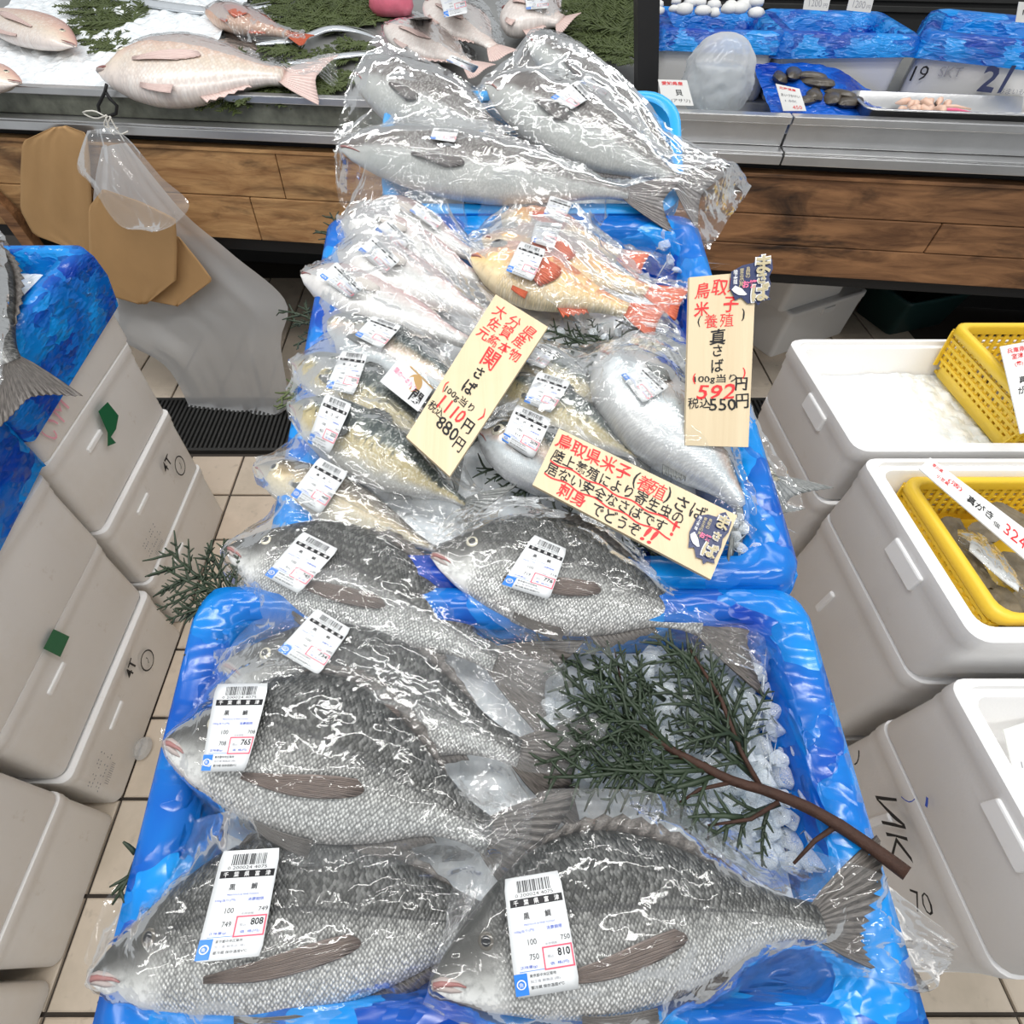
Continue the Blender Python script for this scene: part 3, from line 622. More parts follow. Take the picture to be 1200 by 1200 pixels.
# ------------------------------------------------------------------ counter behind
def cbox(mb, x0, x1, y0, y1, z0, z1, mat=0):
    mb.box(cw((x0+x1)/2, (y0+y1)/2, (z0+z1)/2), x1-x0, y1-y0, z1-z0, mat, Matrix((CXD, CYD, V((0, 0, 1)))).transposed())
def cpart(name, mat, parent, *boxes, bevel=.002):
    mb = MB()
    for b in boxes: cbox(mb, *b)
    return mb.build(name, mat, parent, False, None, 0, bevel)
XS = .405                                    # where the two units meet, behind the tubs
for nm, x0, x1, lab in (('left', -1.9, XS-.004, 'left display counter with steel rails, ice bed and light wooden front planks'), ('right', XS+.004, 2.75, 'right display counter with steel rails, glass lip and dark wooden front planks')):
    t = thing('display_counter', lab, 'counter', cw((x0+x1)/2, .4, 0)); sp = [x0, x1] if nm == 'left' else [x0, .845, x1]
    for a, b in zip(sp, sp[1:]):
        cpart('upper_rail', 'steel', t, (a+.002, b-.002, 0, .03, 1.034, 1.052)); cpart('lower_rail', 'steel', t, (a+.002, b-.002, -.035, .02, .952, .975), (a+.002, b-.002, -.030, .02, .975, .981))
        cpart('lip_panel', 'steel' if nm == 'right' else 'lip_dirty', t, (a+.003, b-.003, .012, .018, .982, 1.034))
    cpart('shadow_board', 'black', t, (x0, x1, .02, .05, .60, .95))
    if nm == 'left':
        pl = [(x0, -1.13, .79, .915), (-1.126, -.58, .79, .915), (-.577, x1, .79, .915), (x0, -.70, .655, .788), (-.697, x1, .655, .788)]
    else: pl = [(x0, x1, .82, .915), (x0, 1.35, .735, .818), (1.353, x1, .735, .818), (x0, x1, .645, .733)]
    for a, b, z0, z1 in pl:
        e = random.uniform(0, .004); cpart('plank', 'plank' if nm == 'left' else 'plank_dark', t, (a, b, -.012-e, .018, z0, z1), bevel=.003)
    cpart('ledge', 'plank' if nm == 'left' else 'plank_dark', t, (x0, x1, -.02, .02, .9155, .925))
    # bed of the counter: sloping up to the back on the left, level on the right
    mb = MB(); zf, zb = (1.02, 1.20) if nm == 'left' else (1.005, 1.005)
    mb.add([cw(x0, .03, zf), cw(x1, .03, zf), cw(x1, 1.12, zb), cw(x0, 1.12, zb), cw(x0, .03, .93), cw(x1, .03, .93), cw(x1, 1.12, .93), cw(x0, 1.12, .93)], [(0, 1, 2, 3), (7, 6, 5, 4), (0, 4, 5, 1), (1, 5, 6, 2), (2, 6, 7, 3), (3, 7, 4, 0)])
    mb.build('bed', 'steel_dull', t, False)
    cpart('back_panel', 'dark', t, (x0, x1, 1.06, 1.10, .0, .93))
    for xx in ([x0+.05, -.75] if nm == 'left' else [x1-.05]): cpart('leg', 'dark', t, (xx-.03, xx+.03, .95, 1.02, 0, .93))
    cpart('added_end_panel', 'dark', t, (x0-.02, x0, .3, 1.1, 0, .93) if nm == 'left' else (x1, x1+.02, .05, 1.1, 0, .93))  # end panels added, with the back, to keep ambient light out below
mb = MB(); mb.box(cw(.1, 1.62, .72), 5.0, .06, 1.44, 0, Matrix((CXD, CYD, V((0, 0, 1)))).transposed()); wall = struct(mb.build('wall_back', 'dark', None, False))
for k in range(10):
    cpart('vent_slat', 'iron', wall, (.9, 2.4, 1.575, 1.588, 1.02+.035*k, 1.04+.035*k))
# black post between the units
pp = thing('black_post', 'black square post rising between the two counters', 'post', Pc(757, 112, .16)); 
mb = MB(); a = Pc(757, 112, .16); b = Pc(758, -60, .16); w2 = .028
mb.loft([[q+V((-w2, -w2, 0)), q+V((w2, -w2, 0)), q+V((w2, w2, 0)), q+V((-w2, w2, 0))] for q in (a+(a-b)*.02, b+(b-a)*2.2)], True, True, True); mb.build('shaft', 'black', pp, False)
# counter bed points
LN = V((0, -.165, 1)); LN = (CYD*-.165+V((0, 0, 1))).normalized()
def lbed(px, py, lift=0): return Ppl(px, py, CO+V((0, 0, 1.016+lift)), LN)
def rbed(px, py, lift=0): return Pz(px, py, 1.006+lift)
ice_bed('crushed_ice', 'crushed ice heaped at the left end of the far counter', Matrix.Translation(CO+V((0, 0, 1.016))) @ Matrix((CXD, (CYD+V((0, 0, .165))).normalized(), LN)).transposed().to_4x4(), -1.7, -.86, .05, .95, .012, .012, 90, 90, skirt=.006, cell=26)
# ---- right counter: lined foam boxes at the back
def cframe(x, y, z, rz=0): return Matrix.Translation(cw(x, y, z)) @ Matrix.Rotation(CA+rz, 4, 'Z')
def lined(label, ll, px0, px1, pyb, off, h, dp, rz=0):
    a = cl(Pc(px0, pyb, off)); b = cl(Pc(px1, pyb, off)); x0, x1 = a.x, b.x
    Fm = cframe((x0+x1)/2, off, 0, rz); hw = (x1-x0)/2
    foam_box(label, -hw, hw, 0, dp, 1.0055, 1.0055+h, True, 'foam', Fm, None)
    liner('blue_liner', ll, Fm, -hw, hw, 0, dp, 1.0055+h, h*.6, .045, 'liner', px0*.1, 120, True, 'plastic liner', .008)
    return Fm, hw
lined('white foam box with blue liner behind the water bag', 'blue sheet over the foam box behind the water bag', 767, 900, 92, .30, .155, .30)
lined('white foam box with blue liner and two price cards', 'blue sheet over the foam box with two price cards', 902, 1052, 92, .30, .155, .30)
Fq, hq = lined('white foam box marked 19 with a blue liner at top right', 'blue sheet over the foam box marked 19', 1048, 1275, 140, .20, .165, .34, -.42)
# marks on the third box's front face
fo = Fq @ V((-hq, 0, 0)); fx = (Fq.to_3x3() @ V((1, 0, 0))).normalized(); fn_ = (Fq.to_3x3() @ V((0, -1, 0))).normalized()
for px, py, tx, hh, ink, up, bd in ((1078, 86, '19', .034, 'k', .006, -.005), (1114, 84, 'SKT', .022, 'g', .004, 0), (1166, 92, '21', .055, 'navy', .02, .02), (1190, 107, 'うまいもの', .012, 'g', .004, 0)):
    p = Ppl(px, py, fo+fn_*up, fn_); box = [o for o in bpy.data.objects if o.get('label') == ('white foam box marked 19 with a blue liner at top right' if ink != 'navy' else 'blue sheet over the foam box marked 19')][0]
    mark(box, 'ink_mark', p, fx, (0, 0, 1), [(tx, 0, 0, hh, ink, bd, .1)], .002)
# white shellfish pieces showing over the first box
random.seed(3)
for k in range(16):
    q = Pc(772+16*(k % 8)+random.uniform(-5, 5), (13 if k < 8 else 4)+random.uniform(-3, 3), .37+.06*(k//8)); s = random.uniform(.015, .026); sd = random.uniform(0, 50)
    t = thing('shellfish', 'pale shellfish heaped in the lined box behind the water bag', 'shellfish', q, 'pale shellfish in the back box'); mb = MB(); mb.loft([[q+V((math.cos(a/12*6.283)*s*r_*(1+.7*noise.noise(V((math.cos(a/12*6.283)*1.5+sd, math.sin(a/12*6.283)*1.5, r_)))), math.sin(a/12*6.283)*s*r_*.8, z*s*.8)) for a in range(12)] for r_, z in ((.2, -.6), (.8, -.4), (1, .0), (.75, .5), (.3, .7))], True, True, True); mb.build('flesh', 'card', t)
# dark tray liner and clams
def Fc(px, py, off, rz=0): a = cl(Pc(px, py, off)); return cframe(a.x, a.y, 0, rz)
Ft = cframe(.545, .05, 0, 0)
tt = thing('blue_sheet', 'dark blue plastic sheet cradling the dark clams on the counter', 'plastic sheet', cw(.6, .12, 1.008)); mb = MB()
sh_t = [(882, 76), (930, 74), (975, 79), (1010, 100), (1055, 130)]; sh_b = [(905, 136), (940, 138), (975, 139), (1010, 139), (1050, 138)]
T_ = resample([(*p, 0) for p in sh_t], 40); B_ = resample([(*p, 0) for p in sh_b], 40); rows = []
for j in range(15):
    f = j/14; row = []
    for i in range(40):
        p = B_[i].lerp(T_[i], f); e = max(0, f-.45)/.55; e2 = max(0, .22-f)/.22
        y_off = .05+.23*f; base = Pz(p.x, p.y, 1.012); q = Pc(p.x, p.y, y_off)
        q.z = max(q.z, 1.008); q = q+CYD*(.006*noise.noise(V((i*.5, j*.5, 1))))+V((0, 0, .006*noise.noise(V((i*.4, j*.6, 9))))); row.append(q)
    rows.append(row)
mb.grid(rows); mb.build('sheet', 'liner_dark', tt)
random.seed(8)
for k, (px, py) in enumerate([(912, 98), (928, 92), (945, 96), (960, 104), (952, 118), (972, 122), (985, 118), (944, 124), (992, 126)]):
    q = Pc(px, py, .08+.2*(138-py)/62); q.z = max(q.z, 1.02)
    oyster('dark glossy clam lying in the blue sheet on the right counter', q+V((0, 0, .012)), .036, random.uniform(0, 6), 'dark clams on the right counter', 'shell')
# steel tray with shellfish meat
Fs = [Pz(1008, 92, 1.07), Pz(1130, 98, 1.07), Pz(1215, 160, 1.07), Pz(1040, 150, 1.07)]
ts = thing('steel_tray', 'steel tray with shaved ice at right end of the counter', 'tray', cw(1.1, .15, 1.007)); mb = MB()
c0, c1 = cl(Pc(1010, 140, .04)).x, 1.62; cxs = (c0+c1)/2; Ftr = cframe(cxs, .112, 0)
mb.loft([rr(0, 0, (c1-c0)/2-a, .078-a, .03, z, 5, Ftr) for a, z in ((.02, 1.008), (.012, 1.012), (.003, 1.062), (-.004, 1.064), (-.004, 1.067), (.004, 1.067), (.014, 1.016), (.022, 1.012))], True, True, True); mb.build('body', 'steel', ts)
ice_bed('shaved_ice', 'white shaved ice in the steel tray under the shellfish meat', Ftr, -(c1-c0)/2+.03, (c1-c0)/2-.03, -.052, .052, 1.034, .005, 70, 20, 'card', skirt=.02)
for k in range(14):
    q = Ppl(1058+8*(k % 7)+random.uniform(-3, 3), 122+9*(k//7)+random.uniform(-2, 2), (0, 0, 1.048), V((0, 0, 1))); s = random.uniform(.014, .02); a0 = random.uniform(0, 6)
    t = thing('shellfish_meat', 'peeled pink shellfish meat on the shaved ice of the steel tray', 'shellfish', q, 'peeled shellfish in the steel tray'); mb = MB(); d = V((math.cos(a0), math.sin(a0), 0))
    mb.tube([q-d*s, q-d*s*.4+V((0, 0, .006)), q+d*s*.4+V((0, 0, .004)), q+d*s*1.2], [.004, .009, .008, .002], 8); mb.build('flesh', 'meat', t)
for k in range(4):
    a = Pz(1100, 124+4*k, 1.05); b = Pz(1138, 128+4*k, 1.05); t = thing('shellfish_strip', 'thin pink strip of shellfish on shaved ice, right of the meat', 'shellfish', a, 'pink strips in the steel tray'); mb = MB(); mb.tube([a, a.lerp(b, .5)+V((0, 0, .003)), b], [.003, .004, .002], 6); mb.build('flesh', 'pkk' if k % 2 else 'meat', t)
# water bag
wb = thing('water_bag', 'round clear plastic bag full of ice water on the counter', 'plastic bag', Pc(842, 126, .12)); mb = MB(); c = Pc(842, 90, .13); s = (Pc(880, 90, .13)-Pc(804, 90, .13)).length/2; loops = []
for i in range(34):
    f = i/33; z = lerp(-1.02, 1.05, f); r = (max(.05, 1-abs(z*.93)**3.2))**.5*(1-.14*max(0, z)); lp = []
    for k in range(72):
        a = k/72*6.2832; rr_ = r*(1+.13*noise.noise(V((math.cos(a)*2.6, math.sin(a)*2.6, z*2.6)))+.09*(1-2*abs(noise.noise(V((math.cos(a)*3.2, math.sin(a)*3.2+z*1.5, z*2.2)))))+.04*noise.noise(V((math.cos(a)*8, math.sin(a)*8, z*7))))
        lp.append(c+CXD*(math.cos(a)*s*rr_+.08*s*z*-1)+CYD*(math.sin(a)*s*.7*rr_)+V((0, 0, z*s*1.02)))
    loops.append(lp)
zmin = min(p.z for l in loops for p in l); loops = [[p+V((0, 0, max(0, 1.007-zmin))) for p in l] for l in loops]
mb.loft(loops, True, True, True); mb.build('bag', 'water_bag', wb)
m2 = MB(); m2.loft([[c+(p-c)*.8+V((0, 0, -.006)) for p in l] for l in loops[:24]], True, True, True); m2.build('ice_water', 'ice', wb)
# small cards
def card(name, label, cat, quad, ink, mat='card', thick=.0016):
    tl, tr, br, bl = [V(q) for q in quad]; t = thing(name, label, cat, (bl+br)/2); fn = quadmap(tl, tr, br, bl); mb = MB()
    n = (fn(.5, .5, 1)-fn(.5, .5, 0)).normalized(); q = [tl, tr, br, bl]
    G = [[fn(i/8, j/8) for i in range(9)] for j in range(9)]; mb.grid(G); mb.grid([[p-n*thick for p in g] for g in G])
    rim = [(0, i) for i in range(9)]+[(j, 8) for j in range(1, 9)]+[(8, i) for i in range(7, -1, -1)]+[(j, 0) for j in range(7, 0, -1)]
    mb.loft([[G[j][i] for j, i in rim], [G[j][i]-n*thick for j, i in rim]], True); mb.build('board', mat, t, False)
    if ink: ink.lay('lettering', t, fn)
    return t
def cq(quad, offs): return [Pc(p[0], p[1], o) for p, o in zip(quad, offs)]
ink = Ink(1.0); ink.text('愛知県産', .1, .14, .15, 'r', .02, .72); ink.text('貝', .62, .5, .24, 'k', .01, None, 'c'); ink.text('(アサリ)', .3, .82, .16, 'k', 0, .62)
card('price_card', 'small white card with red heading left of the water bag', 'price card', cq([(771, 93), (805, 94), (813, 124), (777, 123)], [.06, .06, .035, .035]), ink)
for k, q in enumerate(([(945, -14), (976, -13), (970, 13), (941, 11)], [(998, -12), (1027, -12), (1020, 15), (992, 12)])):
    ink = Ink(.9); ink.text('1200', .2, .66, .3, 'g', -.01, .5, 'l', 0, .1); ink.text('円', .78, .76, .16, 'g')
    card('price_card', ['left white 1200 yen card on the blue lined box', 'right white 1200 yen card on the blue lined box'][k], 'price card', cq(q, [.285, .285, .281, .281]), ink)
ink = Ink(1.0); ink.text('北海道産', .1, .12, .1, 'r', .02, .7); ink.text('あいづかけい', .1, .38, .12, 'k', 0, .8); ink.text('1枚', .2, .6, .1, 'g', 0, .5); ink.text('450', .45, .85, .15, 'r', 0, .4)
card('price_card', 'white card leaning on the dark clams in blue sheet', 'price card', cq([(909, 98), (937, 104), (945, 130), (918, 130)], [.075, .075, .05, .05]), ink)
ink = Ink(1.6); ink.text('1', .3, .5, .4, 'k')
card('price_card', 'white card cut by the right edge above the blue sheet', 'price card', cq([(1194, 2), (1215, 3), (1212, 27), (1190, 26)], [.16, .16, .155, .155]), ink)
# ---- under the counter
Xb = Matrix.Translation(Pz(902, 421, 0)) @ Matrix.Rotation(.44, 4, 'Z')
foam_box('lower white foam box on the floor under the right counter', 0, .46, 0, .30, .001, .225, False, 'foam', Xb, None, 'foam_box', 'f')
foam_box('upper white foam box on the floor pile under the counter', -.04, .33, .03, .27, .2225, .50, False, 'foam', Xb, None)
Xt = Matrix.Translation(Pz(1060, 396, 0)) @ Matrix.Rotation(.3, 4, 'Z'); ct = thing('teal_crate', 'dark teal crate on the dim floor under the right counter', 'crate', Xt.translation); mb = MB()
mb.loft([rr(.1, .15, .18-a, .13-a, .02, z, 4, Xt) for a, z in ((.02, .001), (.0, .16), (-.006, .165), (-.006, .18), (.004, .18), (.02, .02))], True, True, True); mb.build('body', 'teal', ct)
# ---- hanging paper and plastic bags at the left counter
hk = thing('cable_tie', 'black cable tie looped over the left counter rail', 'tie', Pc(125, 120, -.02)); mb = MB()
mb.tube([Pc(x, y, -.045) for x, y in ((125, 99), (123, 108), (120, 114), (115, 124), (117, 134), (126, 137), (136, 133), (137, 124), (129, 116), (124, 108))], .0045, 6); mb.build('loop', 'black', hk)
stg = thing('string', 'pale string knotted through the hanging bags below the tie', 'string', Pc(128, 145, -.06)); mb = MB()
for pts in ([(125, 135), (112, 139), (97, 132), (110, 130), (122, 136)], [(126, 136), (122, 146), (130, 152), (138, 150)], [(128, 136), (136, 150), (146, 166)], [(124, 137), (128, 152), (134, 158)], [(130, 137), (127, 147), (140, 157), (150, 154)]):
    mb.tube([Pc(x, y, -.062) for x, y in [(q.x, q.y) for q in resample([(*p, 0) for p in pts], 12)]], .0022, 5)
mb.build('strand', 'string', stg)
def hang(name, label, cat, poly, off0, off1, mat, amp=.01, n=26, solid=.0008, group=None, sd=0, lin=False):
    """sheet hanging before the planks: poly = (left side, right side) from top to bottom in the photograph"""
    L = resample([(*p, 0) for p in poly[0]], n, lin); R = resample([(*p, 0) for p in poly[1]], n, lin); rows = []
    for j in range(n):
        f = j/(n-1); row = []
        for i in range(n):
            g_ = i/(n-1); p = L[j].lerp(R[j], g_); q = Pc(p.x, p.y, lerp(off0, off1, f)); w = noise.noise(V((g_*5+sd, f*2, sd)))*amp+noise.noise(V((g_*13+sd, f*5, sd)))*amp*.35
            q = q-CYD*(w+amp*.6); q.z = max(q.z, .006); row.append(q)
        rows.append(row)
    mb = MB(); mb.grid(rows); t = thing(name, label, cat, rows[0][n//2], group); mb.build('sheet', mat, t, True, None, solid); return t
hang('paper_bag', 'large brown paper bag hanging leftmost on the counter rail', 'paper bag', ([(62, 149), (27, 165), (25, 200), (24, 245), (40, 275), (86, 292)], [(78, 147), (102, 156), (106, 190), (108, 230), (108, 270), (106, 304)]), -.055, -.075, 'kraft', .004, 24, .0012, None, 2, True)
hang('film_bag', 'long milky plastic film bag draped down to the drain grate', 'plastic bag', ([(122, 170), (112, 240), (128, 330), (140, 390), (200, 430), (240, 510), (252, 500)], [(150, 165), (218, 245), (275, 295), (336, 352), (330, 400), (338, 470), (318, 503)]), -.055, -.15, 'film', .02, 40, 0, None, 5)
hang('paper_bag', 'brown paper bag behind the octagonal one, folded dark edge', 'paper bag', ([(204, 276), (190, 310), (172, 352), (206, 358)], [(210, 277), (230, 302), (250, 328), (208, 359)]), -.145, -.155, 'kraft', .003, 20, .0012, None, 8, True)
hang('paper_bag', 'octagonal brown paper bag hanging in front of the film', 'paper bag', ([(120, 222), (104, 243), (104, 270), (105, 300), (106, 340), (162, 356)], [(124, 222), (165, 236), (206, 256), (208, 290), (207, 328), (172, 356)]), -.165, -.175, 'kraft', .003, 24, .0012, None, 11, True)
hang('plastic_bag_bundle', 'bundle of folded clear plastic bags tied above the brown bags', 'plastic bag', ([(104, 152), (92, 195), (108, 215), (140, 262), (168, 268), (178, 270)], [(134, 148), (158, 168), (190, 205), (222, 238), (205, 262), (185, 270)]), -.085, -.25, 'bundle', .012, 30, 0, None, 14)
br = thing('wooden_brace', 'dark wooden brace slanting at the far left under the counter', 'brace', Pc(30, 290, -.05)); mb = MB()
mb.tube([Pc(-25, 215, -.05), Pc(12, 250, -.05), Pc(48, 300, -.05)], .03, 4); mb.build('beam', 'plank_dark', br, False)
# ------------------------------------------------------------------ fish
import numpy as np
SP = {}
SP['bream'] = dict(top=[(0, .0), (.03, .09), (.08, .20), (.16, .34), (.26, .47), (.38, .53), (.52, .50), (.68, .37), (.82, .22), (.93, .13), (1, .115)], bot=[(0, -.04), (.04, -.13), (.12, -.25), (.24, -.37), (.40, -.46), (.56, -.43), (.70, -.32), (.82, -.18), (.93, -.11), (1, -.105)],
    th=.20, lb=.80, eye=(.135, .36, .052), gill=.27, tail=(.20, .42, .45), dors=(.30, .86, .10, 11), anal=(.62, .84, .09), pec=(.275, -.46, .34, .085, .20), pelv=(.34, .18), mat='bream', fin='bream_fin', pect='bream_pect', lip='lip')
SP['mack'] = dict(top=[(0, .0), (.04, .16), (.12, .34), (.25, .46), (.42, .50), (.6, .44), (.75, .30), (.88, .14), (1, .06)], bot=[(0, -.04), (.05, -.20), (.14, -.36), (.28, -.48), (.45, -.50), (.62, -.42), (.78, -.26), (.9, -.11), (1, -.06)],
    th=.33, lb=.86, eye=(.115, .30, .105), gill=.24, tail=(.14, .55, .62), dors=(.36, .50, .10, 6), anal=(.66, .76, .08), pec=(.255, -.12, .13, .10, .10), pelv=None, mat='mack', fin='mack_fin', pect='mack_fin', lip=None)
SP['rock'] = dict(top=[(0, .04), (.04, .17), (.12, .34), (.24, .48), (.38, .50), (.55, .42), (.72, .26), (.87, .15), (1, .12)], bot=[(0, -.06), (.05, -.20), (.14, -.34), (.28, -.46), (.44, -.48), (.6, -.38), (.75, -.24), (.88, -.13), (1, -.10)],
    th=.28, lb=.82, eye=(.14, .42, .12), gill=.30, tail=(.17, .30, .12), dors=(.30, .82, .16, 10), anal=(.62, .78, .12), pec=(.31, -.25, .26, .20, -.1), pelv=(.34, .10), mat='rock', fin='rock_fin', pect='rock_fin', lip=None)
SP['tile'] = dict(top=[(0, -.05), (.03, .12), (.08, .28), (.18, .42), (.32, .50), (.5, .46), (.7, .32), (.87, .16), (1, .11)], bot=[(0, -.12), (.05, -.24), (.15, -.38), (.3, -.48), (.48, -.46), (.66, -.34), (.82, -.19), (1, -.10)],
    th=.30, lb=.84, eye=(.11, .45, .06), gill=.25, tail=(.16, .34, .2), dors=(.28, .85, .10, 12), anal=(.55, .82, .07), pec=(.27, -.1, .22, .10, .0), pelv=None, mat='tile', fin='tile_fin', pect='tile_fin', lip=None)
SP['grey'] = dict(top=[(0, .0), (.03, .14), (.1, .30), (.22, .44), (.38, .50), (.56, .46), (.74, .32), (.9, .14), (1, .09)], bot=[(0, -.06), (.05, -.20), (.14, -.34), (.28, -.46), (.46, -.50), (.64, -.42), (.8, -.25), (.92, -.11), (1, -.085)],
    th=.30, lb=.84, eye=(.10, .20, .045), gill=.23, tail=(.16, .45, .5), dors=(.36, .8, .09, 4), anal=(.6, .8, .07), pec=(.26, -.2, .18, .08, -.05), pelv=None, mat='grey', fin='grey_fin', pect='grey_fin', lip=None)
SP['pink'] = dict(SP['bream'], mat='pink', fin='pink_fin', pect='pink_fin')
SP['pink'].update(dors=(.3, .8, .07, 8))
SP['red'] = dict(SP['rock'], mat='red', fin='rock_fin', pect='rock_fin')
SP['flat'] = dict(SP['bream'], th=.16, mat='palefish', fin='pink_fin', pect='pink_fin', lip=None)
SP['flat'].update(dors=(.2, .85, .08, 5), tail=(.14, .3, .1), lb=.86)
PILE_V, PILE_F = [], []
def pile_add(mb):
    b = len(PILE_V); PILE_V.extend(tuple(p) for p in mb.v); PILE_F.extend(tuple(b+i for i in f) for f in mb.f)
def pile_bvh(): return BVHTree.FromPolygons(PILE_V, PILE_F)
def fish(name, label, cat, sp, A, B, Dpx, lA=.03, lB=.03, roll=0, group=None, bedfn=bed, nrm=None, flip=False, bend=0, mat=None, gape=.0, thk=1, pile=True, iris='iris'):
    s = SP[sp]; a, b = bedfn(*A, lA), bedfn(*B, lB); n0 = nrm or bedn((a+b)/2)
    x = (b-a).normalized(); n = (n0-x*n0.dot(x)).normalized(); y = n.cross(x)*(-1 if flip else 1); r = math.radians(roll)
    y, n = y*math.cos(r)+n*math.sin(r), n*math.cos(r)-y*math.sin(r)
    mid = (a+b)/2; D = Dpx/((proj(mid+y*.01)-proj(mid)).length/.01); L = (b-a).length; Lb = L*s['lb']; thr = s['th']*thk
    def tb(u): return interp(s['top'], u)*D, interp(s['bot'], u)*D
    def bd(u): return bend*D*(4*u*(1-u))
    def gl(u, w):
        e = s['gill']+.035*(1-w*w)-.01; d = u-e
        return .045*math.exp(-((d+.02)/.05)**2) if d < 0 else .045*math.exp(-(.02/.05)**2)*max(0, 1-d/.008)
    def Wd(X, Y, Z): return a+x*X+y*Y+n*Z
    def sf(u, w, up=0):
        t_, b_ = tb(u); c, rr_ = (t_+b_)/2, (t_-b_)/2; th = thr*D*min(1, (2*rr_/D)**.75)*min(1, .35+u*5)
        return (u*Lb, c+rr_*w+bd(u), th*max(0, 1-w*w)**.46*(1+gl(u, w))+up)
    us = [0, .012, .03]+[.05+.02*i for i in range(16)]+[.38+.04*i for i in range(16)]; us = [u for u in us if u <= 1]; us[-1] = 1
    nu, nv = len(us), 26; mb = MB(); uvB, uvF = [], []; loops = []
    for u in us:
        t_, b_ = tb(u); c, rr_ = (t_+b_)/2, (t_-b_)/2; lp = []
        for k in range(nv):
            an = 2*math.pi*k/nv; w = math.cos(an); X, Y, Z = sf(u, w); Z = abs(Z)*(1 if math.sin(an) >= 0 else -1)*(1 if abs(math.sin(an)) > 1e-6 else 0)
            lp.append(Wd(X, Y, Z)); uvB.append((X/D, Y/D)); uvF.append((u, (Y-bd(u)-b_)/max(1e-5, t_-b_)))
        loops.append(lp)
    mb.loft(loops, True, True, True)
    t = thing(name, label, cat, a, group); mt = mat or s['mat']
    mb.build('body', mt, t, True, {'Body': uvB, 'Frac': uvF})
    if pile: pile_add(mb)
    # eye with pupil
    ue, we, re = s['eye']; re *= D; iris = 'iris_dark' if sp in ('rock', 'red') else iris; p0 = V(sf(ue, we)); pu = V(sf(ue+.02, we)); pw = V(sf(ue, we+.08)); nn = (pu-p0).cross(pw-p0).normalized()
    if nn.z < 0: nn = -nn
    t1 = V((1, 0, 0)); t1 = (t1-nn*t1.dot(nn)).normalized(); t2 = nn.cross(t1)
    def dome(rad, hgt, base, k0=18):
        m_ = MB(); ls = []
        for f in (1.0, .97, .86, .66, .4, .12):
            z = base+hgt*math.sqrt(max(0, 1-f*f)); ls.append([Wd(*(p0+(t1*math.cos(2*math.pi*k/k0)+t2*math.sin(2*math.pi*k/k0))*rad*f+nn*z)) for k in range(k0)])
        m_.loft(ls, True, False, True); return m_
    e = dome(re, re*.32, -.001).build('eye', iris, t); dome(re*.56, re*.14, re*.27-.0008).build('pupil', 'pupil', e)
    # mouth line (and pale lips)
    m_ = MB(); pts = [sf(.006+.075*f, -.15-.3*f+.05*math.sin(3*f), .0006) for f in (0, .25, .5, .75, 1)]
    m_.tube([Wd(*q) for q in pts], [.02*D, .018*D, .014*D, .010*D, .004*D], 6); m_.build('mouth', 'mouth', t)
    if s['lip']:
        for dw in (.22, -.24):
            m_ = MB(); pts = [sf(.004+.07*f, -.15-.3*f+dw*(1-.5*f), -.001) for f in (0, .3, .6, 1)]; m_.tube([Wd(*q) for q in pts], [.022*D, .024*D, .02*D, .008*D], 6); m_.build('lip', s['lip'], t)
    def sheet(nm, rows, mt_):
        m_ = MB(); m_.grid([[Wd(*p) for p in r_] for r_ in rows]); nr, nc = len(rows), len(rows[0])
        uv = [(j/(nc-1), i/(nr-1)) for i in range(nr) for j in range(nc)]
        o = m_.build(nm, mt_, t, True, {'Frac': uv}, .0009)
        if pile: pile_add(m_)
        return o
    # tail fan
    lt, spread, fork = s['tail']; nc = 29; rows = []; pk = (tb(1)[0], tb(1)[1]); lt *= L*1.02
    for i in range(6):
        f = i/5; row = []
        for j in range(nc):
            k = -1+2*j/(nc-1); bx = Lb*.985; by = lerp(pk[1], pk[0], j/(nc-1))*.95; ex = Lb+lt*(1-fork*(1-abs(k)**1.3)*.75-.06*abs(k)**6); ey = spread*D*k*1.05
            row.append((lerp(bx, ex, f), lerp(by, ey, f**.85)+bd(1), .0012*(1 if j % 2 else -1)*f+.004*math.sin(k*3)*f+.003*(1-f)))
        rows.append(row)
    sheet('tail_fin', rows, s['fin'])
    # dorsal, anal
    u0, u1, hh, ns = s['dors']; rows = []; nc = ns*2+1
    for i in range(3):
        f = i/2; row = []
        for j in range(nc):
            g_ = j/(nc-1); u = lerp(u0, u1, g_); h = hh*D*(math.sin(math.pi*min(1, .18+g_*.86))**.7)*(1 if j % 2 == 0 else .74); X, Y, Z = sf(u, 1)
            row.append((X+f*h*.9, Y-.006*D+f*h, (.002*(1 if j % 2 else -1)+.01*D)*f))
        rows.append(row)
    sheet('dorsal_fin', rows, s['fin'])
    u0, u1, hh = s['anal']; rows = []
    for i in range(3):
        f = i/2; row = []
        for j in range(11):
            g_ = j/10; u = lerp(u0, u1, g_); h = hh*D*(1-.6*g_)*(1 if j % 2 == 0 else .85); X, Y, Z = sf(u, -1); row.append((X+f*h*1.1, Y+.006*D-f*h, .0015*(1 if j % 2 else -1)*f))
        rows.append(row)
    sheet('anal_fin', rows, s['fin'])
    if s['pelv']:
        up, ln = s['pelv']; rows = []
        for i in range(4):
            f = i/3; row = []
            for j in range(9):
                k = -1+2*j/8; X, Y, Z = sf(min(.95, up+f*ln), -.93+.02*k); row.append((X, Y-f*.05*D+k*.03*D*(.4+f), Z+.003+.001*(j % 2)+.006*D*f))
            rows.append(row)
        sheet('pelvic_fin', rows, s['fin'])
    # pectoral lying on the flank
    up, wp, ln, wd, dr = s['pec']; rows = []
